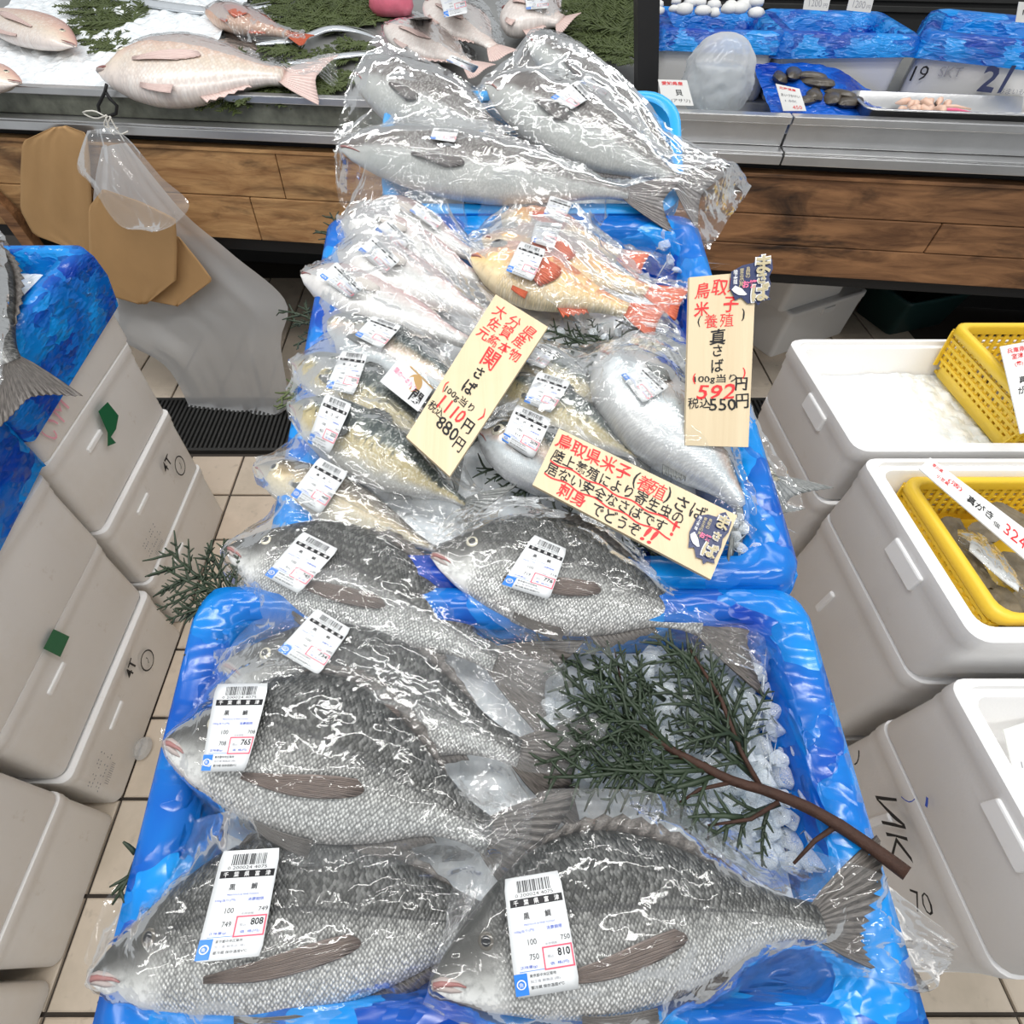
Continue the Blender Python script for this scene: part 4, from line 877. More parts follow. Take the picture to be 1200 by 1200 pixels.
    for i in range(7):
        f = i/6; row = []
        for j in range(13):
            k = -1+2*j/12; u = min(.97, up+f*ln*(1-.18*(k-.3)**2)); w = max(-.9, min(.95, wp+dr*f+(wd*2)*k*(.22+.9*math.sin(min(1, f*.8)*1.7)*.9))); row.append(sf(u, w, .002+.0012*(j % 2)+.004*math.sin(f*3)))
        rows.append(row)
    sheet('pectoral_fin', rows, s['pect'])
    t['_n'] = [*n0]; FR_[t.name] = (n0, bedfn)
    return t
FR_ = {}
def label_ink(strip, nm, wt, price, kind='full'):
    k = Ink(1.72); rnd = random.Random(str(price)+nm+strip)
    x = .22
    while x < .80:
        w_ = rnd.choice([.008, .008, .014, .02]); k.rect(x, .035, x+w_, .135, 'k'); x += w_+rnd.choice([.008, .012, .018])
    k.text('0 200024 4075', .5, .158, .05, 'k', 0, .66, 'c')
    k.rect(.07, .185, .97, .25, 'k'); n_ = len(strip)
    for i, ch in enumerate(strip): k.text(ch, .17+.70*i/max(1, n_-1), .2175, .082, 'W', .01, None, 'c', z=1)
    n_ = len(nm)
    for i, ch in enumerate(nm): k.text(ch, .5+(i-(n_-1)/2)*(.36 if n_ == 2 else .21), .335, .10, 'k', .012, None, 'c')
    k.text('PRECIOUS & FINE FOODS', .52, .405, .026, 'b', 0, .52, 'c'); k.text('100g当り(円)', .09, .455, .05, 'b', 0, .33); k.text('消費期限', .62, .455, .055, 'b', .004, .26)
    k.text('100', .36, .55, .085, 'k', 0, .14, 'c'); k.text(str(wt), .36, .675, .085, 'k', 0, .15, 'c'); k.text(str(wt), .90, .55, .07, 'k', 0, .15, 'c'); k.text('本体価格', .66, .585, .04, 'g', 0, .2, 'c')
    k.text('正味量(g)', .12, .755, .05, 'b', 0, .27); k.rect(.1, .785, .5, .790, 'B')
    k.frame(.5, .605, .985, .80, .022, 'rb', .5); k.text(str(price), .84, .665, .115, 'k', .02, .2, 'c'); k.text('税込', .57, .69, .05, 'g'); k.text('価  格(円)', .60, .755, .055, 'b', 0, .3)
    k.rect(.0, .80, .21, .985, 'B'); k.disc(.105, .89, .075, 'W', 1); k.disc(.105, .89, .055, 'B', 2); k.text('魚', .105, .89, .07, 'W', 0, None, 'c', z=3)
    for i, tx in enumerate(('東京都中央区築地', '加工者 鮮魚店 (株)', '要冷蔵 保存温度4℃')): k.text(tx, .25, .83+.05*i, .05, 'g' if i % 2 else 'k', 0, .42+.05*i)
    return k
def fit_quad(quad, bv, up):
    """smooth sheet lying on what the quad of the photograph meets"""
    tl, tr, br, bl = [V((*q, 0)) for q in quad]; A_, P_ = [], []
    for j in range(8):
        for i in range(6):
            X, Y = i/5, j/7; p = tl.lerp(tr, X).lerp(bl.lerp(br, X), Y); d = ray(p.x, p.y).normalized(); h, *_ = bv.ray_cast(EYE, d)
            if h is None: h = bed(p.x, p.y, .02)
            A_.append([1, X, Y, X*Y, Y*Y]); P_.append([h.x, h.y, h.z])
    A_, P_ = np.array(A_), np.array(P_); C_ = np.linalg.lstsq(A_, P_, rcond=None)[0]
    C_[4] = np.clip(C_[4], -.03, .03)
    ev = lambda X, Y: V(C_.T @ np.array([1, X, Y, X*Y, Y*Y])); n = (ev(.5, 1)-ev(.5, 0)).cross(ev(1, .5)-ev(0, .5)).normalized()
    if n.dot(EYE-ev(.5, .5)) < 0: n = -n
    sh = np.sort([(V(p)-ev(a[1], a[2])).dot(n) for a, p in zip(A_, P_)])
    sh = min(.009, max(0, float(sh[-2])))+up
    return lambda X, Y, u=0: ev(X, Y)+n*(sh+u)
def price_label(parent, quad, args, name='price_label'):
    fn = fit_quad(quad, pile_bvh(), .0012); mb = MB(); nj = 10; rows = []
    for j in range(nj+1):
        f = j/nj; ins = .03 if j in (0, nj) else 0; rows.append([fn(lerp(ins, 1-ins, i/6), f) for i in range(7)])
    mb.grid(rows); o = mb.build(name, 'label', parent, True, None, .0003)
    if args: label_ink(*args).lay('label_print', o, fn, .00035)
    return o
def bag(parent, top, bot, mat='bag', amp=.006, res=.005, seed=None, n0=None, bedfn=None, clear=.003, relax=26, floor=-.016, tail=1.0):
    n0 = n0 or FR_[parent.name][0]; bedfn = bedfn or FR_[parent.name][1]; seed = random.random()*60 if seed is None else seed
    W = lambda q: bedfn(q[0], q[1], .02)
    lt = sum((W(a)-W(b)).length for a, b in zip(top, top[1:])); mids = max((W(a)-W(b)).length for a, b in zip(top, bot))
    nu = max(20, min(110, int(lt/res))); nv = max(14, min(70, int(mids/res)))
    Tt = resample([(*p, 0) for p in top], nu); Bb = resample([(*p, 0) for p in bot], nu)
    bv = pile_bvh(); Q = [[None]*nv for _ in range(nu)]; raw = np.full((nu, nv), floor)
    for i in range(nu):
        for j in range(nv):
            f = j/(nv-1); p = Bb[i].lerp(Tt[i], f); jx = 3.5*noise.noise(V((i*.23, j*.23, seed)))*(1 if min(i, j, nu-1-i, nv-1-j) < 3 else .3)
            q = W((p.x+jx, p.y+jx*.6)); Q[i][j] = q; h, *_ = bv.ray_cast(q+n0*.22, -n0, .26)
            if h is not None: raw[i, j] = max(floor, (h-q).dot(n0))
    h = raw.copy()
    for _ in range(2):
        pd = np.pad(h, 1, mode='edge'); h = np.maximum.reduce([pd[1:-1, 1:-1], pd[:-2, 1:-1], pd[2:, 1:-1], pd[1:-1, :-2], pd[1:-1, 2:]])
    for _ in range(relax):
        pd = np.pad(h, 1, mode='edge'); av = (pd[:-2, 1:-1]+pd[2:, 1:-1]+pd[1:-1, :-2]+pd[1:-1, 2:])/4
        av[0, :] -= .0004; av[-1, :] -= .0004; av[:, 0] -= .0004; av[:, -1] -= .0004
        h = np.maximum(raw+clear, av)
    mb = MB(); rows = []; fo = []
    for i in range(nu):
        row = []
        for j in range(nv):
            g = i/(nu-1); slack = min(1.0, (h[i, j]-raw[i, j]-clear)/.012); en = .45+.8*slack+.9*max(0, g-.72)/.28*tail
            X, Y = i*res*10, j*res*10
            w1 = 1-abs(noise.noise(V((X*2.2+seed, Y*3.4, seed))))*2; w2 = 1-abs(noise.noise(V((X*6+seed, Y*8, 5.0))))*2; w3 = noise.noise(V((X*.9, Y*.9, seed+9)))
            z = h[i, j]+amp*en*(max(0, w1)*.75+max(0, w2)*.4+max(0, w3)*.5)
            row.append(Q[i][j]+n0*float(z)); ed = min(i, j, nu-1-i, nv-1-j); fo.append(min(1.0, .12+.5*slack+.6*max(0, g-.75)/.25+.45*max(0, 1-ed/4)))
        rows.append(row)
    mb.grid(rows); o = mb.build('plastic_bag', mat, parent, True); at = o.data.attributes.new('fold', 'FLOAT', 'POINT'); at.data.foreach_set('value', fo); pile_add(mb); return o
def item(name, label, cat, sp, A, B, Dpx, lA, lB, roll, top, bot, lq=None, la=None, group=None, bm='bag', **kw):
    bk = {k: kw.pop(k) for k in ('amp', 'res', 'relax', 'tail') if k in kw}
    t = fish(name, label, cat, sp, A, B, Dpx, lA, lB, roll, group, **kw)
    if top: bag(t, top, bot, bm, **bk)
    if lq: price_label(t, lq, la)
    return t
BR, MA = 'black sea breams in bags', 'bagged mackerel'
KD = ('千葉県富津', '黒鯛')
# --- steep upper tub: big grey fish
G4 = 'big grey fish in the upper tub'
item('grey_fish', 'bagged grey fish at the back right of the upper tub, mostly hidden', 'fish', 'grey', (618, 42), (826, 215), 60, .035, .03, 12, [(590, 65), (650, 28), (700, 60), (745, 100), (795, 150), (835, 205)], [(600, 95), (660, 100), (700, 125), (740, 160), (780, 195), (810, 225)], [(688, 86), (716, 104), (708, 114), (680, 97)], ('長崎県産', 'ぶり', 880, 950), G4, 'bag_thin')
item('grey_fish', 'bagged grey fish at the left back of the upper tub', 'fish', 'grey', (415, 85), (640, 188), 80, .035, .03, 12, [(405, 95), (440, 35), (500, 62), (560, 96), (600, 130), (650, 172)], [(392, 155), (430, 172), (500, 175), (560, 178), (600, 182), (648, 194)], [(526, 72), (558, 86), (552, 98), (520, 84)], ('長崎県産', 'ぶり', 860, 928), G4, 'bag_thin')
item('grey_fish', 'bagged grey fish slanting right with a red gill patch, upper tub', 'fish', 'grey', (570, 95), (838, 236), 84, .065, .05, 12, [(555, 100), (600, 66), (680, 88), (760, 145), (825, 188), (868, 222)], [(562, 140), (600, 175), (660, 198), (720, 218), (780, 236), (838, 252)], [(676, 96), (692, 116), (670, 130), (644, 117)], ('長崎県産', 'ぶり', 910, 982), G4, 'bag_thin')
item('grey_fish', 'lowest bagged grey fish lying level along the front of upper tub', 'fish', 'grey', (397, 170), (800, 240), 78, .07, .055, 12, [(390, 150), (450, 138), (560, 146), (680, 178), (780, 200), (884, 214)], [(390, 188), (405, 240), (500, 250), (640, 240), (745, 256), (832, 290)], [(508, 151), (538, 153), (533, 168), (504, 164)], ('長崎県産', 'ぶり', 930, 1004), G4, 'bag')
# --- pale fish
W4 = 'pale pink bagged fish'
item('pale_fish', 'pale bagged fish behind the others, nearest the orange fish', 'fish', 'tile', (430, 240), (575, 310), 52, .022, .02, 0, [(425, 245), (455, 226), (500, 232), (540, 262), (580, 302)], [(430, 262), (470, 272), (510, 292), (540, 308), (570, 322)], [(489, 239), (519, 260), (511, 271), (480, 249)], ('島根県産', '甘鯛', 420, 680), W4)
item('pale_fish', 'pale bagged fish with label, second from the back left', 'fish', 'tile', (402, 255), (596, 345), 58, .032, .02, 0, [(398, 262), (430, 236), (490, 250), (550, 292), (602, 340)], [(400, 290), (440, 300), (490, 318), (550, 345), (590, 360)], [(457, 258), (483, 284), (470, 297), (440, 270)], ('島根県産', '甘鯛', 432, 702), W4)
item('pale_fish', 'pale bagged fish in the middle of the left pale group', 'fish', 'tile', (400, 292), (596, 385), 62, .038, .022, 0, [(398, 285), (440, 268), (500, 296), (555, 342), (604, 384)], [(398, 312), (440, 335), (500, 362), (550, 388), (592, 404)], [(440, 279), (471, 308), (452, 324), (422, 296)], ('島根県産', '甘鯛', 445, 715), W4, 'bag_hazy')
item('pale_fish', 'pink-headed pale fish at the front of the pale group', 'fish', 'tile', (357, 318), (588, 420), 60, .034, .02, 0, [(353, 312), (400, 302), (470, 326), (540, 372), (592, 414)], [(355, 328), (390, 356), (450, 376), (520, 404), (580, 432)], [(397, 309), (428, 341), (412, 352), (377, 326)], ('島根県産', '甘鯛', 418, 668), W4, 'bag_hazy')
# --- orange rockfish
O3 = 'orange rockfish in bags'
item('rockfish', 'orange rockfish at the back of the three, in clear bag', 'fish', 'rock', (580, 252), (758, 312), 52, .022, .02, 0, [(574, 244), (620, 234), (690, 254), (760, 282), (812, 304)], [(574, 262), (620, 274), (680, 294), (750, 316), (806, 322)], [(644, 232), (670, 240), (659, 264), (636, 254)], ('長崎県産', 'めばる', 180, 324), O3)
item('rockfish', 'orange rockfish in the middle of the three, in clear bag', 'fish', 'rock', (566, 278), (803, 358), 60, .034, .026, 0, [(560, 264), (610, 256), (680, 276), (750, 318), (806, 344)], [(560, 288), (600, 306), (660, 332), (730, 362), (796, 368)], [(628, 262), (659, 265), (648, 291), (621, 283)], ('長崎県産', 'めばる', 192, 345), O3)
item('rockfish', 'orange rockfish nearest the wooden sign, big dark eye showing', 'fish', 'rock', (553, 300), (776, 380), 64, .042, .024, 0, [(550, 288), (590, 274), (650, 290), (720, 334), (780, 366)], [(552, 312), (590, 352), (650, 378), (720, 388), (774, 388)], [(610, 285), (640, 295), (624, 332), (593, 320)], ('長崎県産', 'めばる', 205, 369), O3)
# --- mackerel on the right
item('mackerel', 'dotted mackerel lying behind the silver one at right', 'fish', 'mack', (742, 392), (942, 598), 72, .022, .01, 8, [(742, 376), (800, 388), (862, 468), (912, 540), (946, 592)], [(716, 402), (770, 450), (830, 530), (880, 585), (916, 606)], [(793, 407), (806, 430), (770, 446), (752, 421)], ('愛知県産', '活〆真鯖', 520, 2673), MA, mat='mack_dots')
item('mackerel', 'silver-bellied mackerel slanting down to the right tub corner', 'fish', 'mack', (704, 412), (902, 628), 92, .04, .02, -12, [(698, 402), (742, 400), (792, 450), (852, 530), (906, 610)], [(700, 430), (722, 486), (764, 548), (806, 600), (884, 640)], [(757, 432), (784, 455), (753, 474), (727, 441)], ('愛知県産', '活〆真鯖', 512, 2628), MA, mat='mack_belly')
item('mackerel', 'mackerel under the slanting sign, third of the short right row', 'fish', 'mack', (578, 408), (752, 496), 62, .020, .014, 20, [(590, 408), (636, 394), (690, 414), (736, 454), (754, 500)], [(592, 436), (640, 456), (680, 484), (720, 512), (744, 520)], [(628, 402), (653, 413), (637, 434), (612, 424)], ('愛知県産', '活〆真鯖', 505, 2596), MA)
item('mackerel', 'mackerel in the middle of the short right row beside the sign', 'fish', 'mack', (572, 446), (778, 552), 70, .030, .018, 20, [(586, 448), (624, 430), (690, 450), (750, 500), (784, 546)], [(588, 480), (640, 522), (690, 544), (740, 564), (776, 572)], [(630, 437), (669, 449), (645, 486), (613, 473)], ('愛知県産', '活〆真鯖', 498, 2560), MA)
item('mackerel', 'mackerel nearest the level sign, silver head showing', 'fish', 'mack', (560, 505), (768, 606), 78, .036, .014, 20, [(560, 488), (602, 462), (662, 488), (712, 524), (766, 576)], [(560, 520), (610, 548), (660, 574), (704, 596), (756, 622)], [(605, 477), (646, 495), (624, 541), (587, 518)], ('愛知県産', '活〆真鯖', 514, 2679), MA, mat='mack_belly')
# --- mackerel on the left
item('mackerel', 'farthest mackerel of the left row, below the pale fish', 'fish', 'mack', (370, 378), (600, 490), 72, .022, .016, 20, [(367, 362), (432, 355), (502, 386), (562, 430), (604, 470)], [(370, 404), (420, 428), (482, 446), (540, 484), (584, 504)], [(437, 372), (471, 384), (447, 411), (416, 395)], ('大分県産', '関さば', 480, 5184), MA, mat='mack_belly')
item('mackerel', 'second mackerel of the left row with the small brand card on it', 'fish', 'mack', (343, 424), (560, 540), 78, .030, .018, 20, [(341, 412), (402, 405), (462, 430), (522, 472), (556, 514)], [(345, 452), (380, 484), (450, 508), (502, 532), (542, 550)], [(401, 413), (432, 416), (415, 465), (382, 457)], ('大分県産', '寒さば', 466, 2236), MA)
item('mackerel', 'third mackerel of the left row, golden flank and dark back', 'fish', 'mack', (341, 474), (582, 612), 84, .038, .02, 20, [(337, 458), (382, 449), (452, 464), (532, 528), (572, 588), (606, 624)], [(343, 500), (372, 548), (432, 580), (502, 610), (542, 626), (590, 642)], [(383, 462), (414, 475), (388, 531), (362, 518)], ('大分県産', '寒さば', 452, 2233), MA)
item('horse_mackerel', 'small brassy horse mackerel with open mouth, just above the breams', 'fish', 'mack', (300, 546), (548, 662), 66, .030, .014, 14, [(297, 530), (352, 524), (432, 548), (502, 590), (542, 620), (566, 652)], [(303, 570), (360, 614), (422, 632), (482, 650), (522, 664), (556, 676)], [(375, 537), (409, 555), (376, 604), (341, 582)], ('長崎県産', '真あじ', 230, 469), None, mat='aji', iris='iris')
# --- black sea breams
item('black_sea_bream', 'black sea bream farthest left, pale eye, behind the label-covered one', 'fish', 'bream', (266, 640), (668, 812), 140, .030, .016, 4, [(254, 636), (322, 598), (432, 596), (542, 658), (602, 718), (664, 786)], [(252, 690), (282, 746), (380, 768), (480, 772), (562, 796), (652, 820)], [(356, 624), (398, 645), (351, 697), (311, 676)], (*KD, 690, 745), BR, 'bag', bend=.10)
item('black_sea_bream', 'black sea bream farthest right with 776 price and fanned tail', 'fish', 'bream', (506, 648), (902, 752), 138, .042, .02, 4, [(503, 642), (542, 602), (642, 594), (762, 656), (852, 706), (912, 720)], [(508, 668), (580, 738), (652, 768), (762, 770), (852, 780), (904, 796)], [(625, 628), (664, 645), (643, 704), (587, 687)], (*KD, 719, 776), BR, 'bag', bend=.06)
item('black_sea_bream', 'black sea bream mostly hidden behind the 765 one, hazy folded bag', 'fish', 'bream', (262, 776), (700, 912), 160, .030, .012, 4, [(224, 776), (276, 692), (384, 684), (522, 736), (642, 786), (714, 828)], [(216, 816), (330, 810), (450, 830), (560, 880), (620, 905), (700, 905)], [(372, 714), (412, 738), (374, 792), (326, 764)], (*KD, 680, 734), BR, 'bag_hazy', bend=.08)
item('black_sea_bream', 'black sea bream priced 765, big brown pectoral fin across its flank', 'fish', 'bream', (193, 866), (668, 1010), 208, .058, .016, 4, [(180, 860), (222, 782), (332, 762), (452, 778), (562, 850), (622, 940)], [(184, 908), (252, 970), (370, 1010), (470, 1012), (560, 1006), (620, 986)], [(256, 803), (318, 802), (291, 905), (239, 906)], (*KD, 708, 765), BR, 'bag', bend=.14)
item('black_sea_bream', 'black sea bream priced 808 at the front left of the display', 'fish', 'bream', (104, 1142), (730, 1085), 222, .036, .004, 4, [(88, 1130), (118, 1050), (190, 975), (310, 946), (440, 940), (580, 968), (626, 1010)], [(104, 1164), (160, 1194), (300, 1200), (440, 1190), (520, 1170), (580, 1150), (630, 1130)], [(263, 997), (331, 993), (308, 1119), (231, 1126)], (*KD, 749, 808), BR, 'bag', iris='iris_dark', bend=.16)
item('black_sea_bream', 'black sea bream priced 810 at the front right, tail over the blue rim', 'fish', 'bream', (505, 1150), (1062, 1066), 226, .062, .034, 4, [(548, 976), (622, 930), (762, 930), (902, 980), (1042, 1036), (1130, 1104)], [(498, 1168), (580, 1198), (702, 1204), (852, 1194), (1002, 1174), (1120, 1138)], [(590, 1030), (655, 1019), (680, 1157), (605, 1169)], (*KD, 750, 810), BR, 'bag', iris='iris_dark', bend=.16)
# --- left edge: one fish in the lined box
def lbox(px, py, l=0): return Pz(px, py, .90+l)
item('grey_bream', 'grey scaled bagged fish cut by the left edge, in blue lined box', 'fish', 'bream', (-70, 262), (44, 488), 110, .04, .05, 0, [(-40, 240), (0, 268), (20, 320), (26, 400), (18, 470)], [(-90, 300), (-80, 340), (-60, 380), (-40, 430), (-20, 480)], None, None, None, 'bag', bedfn=lbox, nrm=V((0, 0, 1)))
# --- counter at the back left
UPC = dict(bedfn=lbed, nrm=LN)
item('pink_bream', 'large pale pink bream in a clear bag on the far counter ice', 'fish', 'pink', (116, 82), (388, 92), 76, .052, .046, 2, [(113, 74), (140, 30), (200, 16), (280, 34), (340, 66), (398, 84)], [(113, 88), (160, 92), (220, 96), (300, 101), (350, 104), (394, 100)], None, None, None, 'bag_thin', **UPC)
item('red_fish', 'small brick red fish in a clear bag on the far counter greens', 'fish', 'red', (242, 12), (362, 48), 34, .036, .034, 0, [(238, 8), (280, -6), (330, 10), (356, 36)], [(242, 22), (275, 44), (320, 52), (360, 54)], None, None, None, 'bag_thin', **UPC)
item('pink_fish', 'pale pink fish with snout pointing right at the top left corner', 'fish', 'pink', (90, 54), (-62, 2), 58, .05, .048, 0, None, None, flip=True, **UPC)
item('pink_fish', 'fish head with open mouth cut by the left edge on the ice', 'fish', 'pink', (26, 97), (-130, 84), 50, .056, .05, 0, None, None, flip=True, **UPC)
F3 = 'round pale fish on the far counter'
item('pale_round_fish', 'round pale pink fish leftmost of three behind the grey fish', 'fish', 'flat', (452, 28), (566, 84), 56, .05, .046, 0, [(446, 24), (480, 8), (520, 22), (560, 60)], [(448, 44), (480, 62), (520, 78), (552, 90)], [(470, 18), (500, 12), (507, 26), (478, 34)], ('山口県産', '平鯛', 520, 648), F3, 'bag_thin', **UPC)
item('pale_round_fish', 'round pale pink fish in the middle of three behind the grey fish', 'fish', 'flat', (500, 0), (592, 66), 58, .062, .054, 0, [(498, -8), (530, -22), (570, 0), (592, 44)], [(500, 12), (520, 36), (550, 56), (580, 72)], [(515, 2), (542, -6), (548, 8), (522, 14)], ('山口県産', '平鯛', 535, 660), F3, 'bag_thin', **UPC)
item('pale_round_fish', 'round pale pink fish rightmost of three, tight bag with printed label', 'fish', 'flat', (590, 10), (668, 28), 62, .06, .058, 0, [(582, 0), (605, -22), (640, -20), (664, 14)], [(586, 24), (605, 42), (635, 48), (660, 38)], [(615, 0), (642, -2), (642, 12), (616, 14)], ('山口県産', '平鯛', 528, 655), F3, 'bag_thin', **UPC)
def ribbon(label, pts, wd, lift):
    P = resample([(*p, 0) for p in pts], 26); mb = MB(); loops = []; W = [lbed(p.x, p.y, lift) for p in P]
    for i, q in enumerate(W):
        d = (W[min(i+1, 25)]-W[max(i-1, 0)]).normalized(); s_ = LN.cross(d); f = i/25; w_ = wd*min(1, .35+3*f)*min(1, .25+2.2*(1-f)); loops.append([q+s_*math.cos(a*math.pi/5)*w_+LN*math.sin(a*math.pi/5)*w_*.38 for a in range(10)])
    mb.loft(loops, True, True, True); t = thing('ribbon_fish', label, 'fish', W[0], 'silver ribbon fish on the far counter'); mb.build('body', 'silver', t)
    m2 = MB(); m2.grid([[q+LN.cross((W[min(i+1, 25)]-W[max(i-1, 0)]).normalized())*(wd*.9+h) + LN*.002 for i, q in enumerate(W)] for h in (0, wd*.35)]); m2.build('dorsal_fin', 'mack_fin', t, True, {'Frac': [(i/25, r_) for r_ in (0, 1) for i in range(26)]}, .0006)
ribbon('silver ribbon fish along the very top left behind the pink bream', [(60, -22), (130, -4), (200, 8), (262, 14), (318, 6)], .022, .02)
ribbon('silver ribbon fish tail curving right of the red fish', [(300, 52), (350, 46), (385, 34), (415, 36), (440, 44)], .015, .02)
ribbon('silver ribbon fish lowest of three, beside the pink bream tail', [(336, 74), (370, 72), (400, 66), (445, 62)], .014, .02)
pk = thing('pink_tray', 'bright pink bag at the top edge of the far counter', 'bag', lbed(458, 4, .02)); mb = MB(); c = lbed(458, 2, .04)
mb.loft([[c+CXD*math.cos(a/20*6.283)*.075*r*(1+.15*noise.noise(V((a, r*4, 1))))+CYD*math.sin(a/20*6.283)*.06*r+LN*z for a in range(20)] for r, z in ((.9, -.03), (1, -.01), (.95, .02), (.7, .045), (.3, .055))], True, True, True); mb.build('bag', plain('pink_plastic', (.78, .18, .26), .3, 0, .5, .25, 30, .4, 60), pk)
# ------------------------------------------------------------------ cedar
def fern(mb, p, d, n, L, depth, r, seed, side=1):
    """flat spray of scale leaves: side twigs alternate along the stem"""
    k = max(3, int(L/(.0095 if depth > 1 else .0048))); s_ = n.cross(d).normalized(); pts = []
    for i in range(4):
        f = i/3; pts.append(p+d*L*f+s_*L*.10*side*f*f+n*(.004*noise.noise(p*30+V((f*2, seed, 0)))))
    mb.tube(pts, [r, r*.9, r*.75, r*.4], 4 if depth < 2 else 5)
    if depth == 0: return
    for i in range(1, k):
        f = i/k; q = pts[0].lerp(pts[-1], f)+s_*L*.10*side*(f*f-f); sd = 1 if (i+seed) % 2 else -1; a = math.radians(random.uniform(34, 52)); dd = (d*math.cos(a)+s_*sd*math.sin(a)+n*random.uniform(-.12, .12)).normalized()
        l = L*(.62 if depth > 1 else .36)*(1-.7*f)*random.uniform(.75, 1.1)
        if l > .006: fern(mb, q, dd, n, l, depth-1, max(.0009, r*.72), seed+i, sd)
def spray(name, label, px, lift, L, r=.0022, depth=2, mat='leaf', bedfn=bed, n=None, stem=True, group=None):
    """px: stem point and tip point pairs"""
    a0 = bedfn(*px[0][0], lift); t = thing(name, label, 'cedar sprig', a0, group); mb = MB()
    for A, B in px:
        a, b = bedfn(*A, lift), bedfn(*B, lift+.006); nn = n or bedn((a+b)/2); fern(mb, a, (b-a).normalized(), nn, (b-a).length, depth, r, random.randint(0, 9), random.choice((-1, 1)))
    mb.build('foliage', mat, t); return t
random.seed(21)
cb = thing('cedar_branch', 'long cedar branch with reddish bare stem across the ice of the front tub', 'cedar branch', bed(1062, 1024, .05))
mb = MB(); stem = [(1063, 1024, .058), (1010, 985, .045), (950, 948, .036), (890, 924, .03), (858, 915, .028), (790, 880, .024), (745, 852, .022), (705, 832, .02)]
SPT = resample([(p.x, p.y, p.z) for p in [bed(a, b, l) for a, b, l in stem]], 22); mb.tube(SPT, [lerp(.0058, .0026, i/21)*(1+.12*noise.noise(V((i*.9, 0, 0)))) for i in range(22)], 8); mb.build('stem', 'bark', cb)
for pts, r in (([(980, 968, .04), (955, 985, .034), (930, 1012, .03)], .0022), ([(890, 920, .03), (868, 880, .026), (845, 820, .024), (808, 760, .02)], .0024), ([(860, 916, .028), (820, 925, .026), (790, 945, .024)], .002), ([(912, 940, .032), (880, 960, .03), (825, 968, .026)], .002), ([(740, 850, .02), (728, 800, .02), (720, 760, .018)], .0016)):
    mb = MB(); P_ = [bed(*p) for p in pts]; mb.tube(P_, [r, r*.8, r*.5], 6); mb.build('twig', 'bark', cb)
def leafy(A, B, lift, depth=2, r=.0017): 
    mb = MB(); a, b = bed(*A, lift), bed(*B, lift+.006); fern(mb, a, (b-a).normalized(), N1, (b-a).length, depth, r, random.randint(0, 9), random.choice((-1, 1))); return mb
for A, B in [((882, 908), (806, 755)), ((870, 880), (845, 790)), ((866, 868), (770, 790)), ((850, 832), (760, 752)), ((832, 795), (770, 735)), ((888, 915), (800, 830)), ((800, 885), (690, 830)), ((790, 880), (700, 790)), ((760, 862), (660, 800)), ((770, 868), (640, 870)), ((810, 892), (690, 890)), ((830, 902), (700, 915)), ((840, 908), (745, 945)), ((720, 840), (640, 780)), ((735, 848), (720, 750)), ((740, 850), (760, 770)), ((912, 942), (822, 972)), ((870, 958), (805, 950)), ((720, 842), (650, 850)), ((700, 870), (630, 905)), ((760, 900), (640, 925)), ((780, 820), (690, 760)), ((720, 800), (620, 760))]:
    leafy(A, B, random.uniform(.014, .026), 2, .0026).build('leaf_spray', 'leaf', cb)
spray('cedar_sprig', 'dark cedar sprig sticking out left between tub and foam boxes', [((285, 712), (184, 652)), ((282, 712), (205, 720)), ((280, 706), (236, 642)), ((284, 718), (226, 742)), ((282, 708), (180, 672))], .028, .1)
spray('cedar_sprig', 'small cedar tip showing left of the hidden bream bag', [((262, 766), (216, 772)), ((258, 772), (232, 790))], .03, .05)
spray('cedar_sprig', 'dark cedar tip over the tub edge beside the 808 bream', [((160, 1010), (134, 1062)), ((150, 1030), (128, 1048)), ((158, 1000), (146, 985))], .03, .05)
spray('cedar_sprig', 'cedar tip at the very bottom left under the 808 bream', [((160, 1192), (112, 1180)), ((150, 1196), (118, 1200))], .02, .05)
spray('cedar_sprig', 'fresh green cedar sprig left of the far mackerel', [((388, 380), (330, 360)), ((386, 384), (338, 372)), ((384, 376), (352, 356)), ((384, 390), (342, 402))], .014, .05, mat='leaf')
spray('cedar_sprig', 'yellow-green cedar tip left of the second mackerel', [((352, 452), (322, 470)), ((356, 458), (334, 446)), ((352, 460), (328, 482))], .02, .05, mat='leaf_l')
spray('cedar_sprig', 'cedar sprig showing left of the pale fish below the planks', [((412, 288), (382, 252)), ((410, 292), (378, 288)), ((408, 286), (372, 268))], .02, .05)
spray('cedar_sprig', 'dark cedar between the orange fish and the mackerel', [((720, 420), (640, 380)), ((760, 430), (690, 385)), ((700, 425), (625, 405)), ((780, 395), (720, 380)), ((730, 430), (660, 425))], .006, .06)
spray('cedar_sprig', 'dark cedar showing between the two wooden signs', [((660, 560), (560, 540)), ((640, 575), (580, 560)), ((690, 620), (610, 575)), ((640, 560), (600, 530))], .006, .06)
spray('cedar_sprig', 'dark cedar below the level wooden sign beside the right bream', [((800, 690), (700, 640)), ((830, 690), (740, 640)), ((860, 688), (790, 665)), ((790, 690), (720, 670))], .004, .06)
spray('cedar_sprig', 'dark cedar under the grey fish between pale and orange fish', [((600, 262), (530, 250)), ((590, 270), (520, 268)), ((570, 285), (530, 262)), ((780, 285), (730, 262)), ((760, 270), (700, 258))], .006, .05)
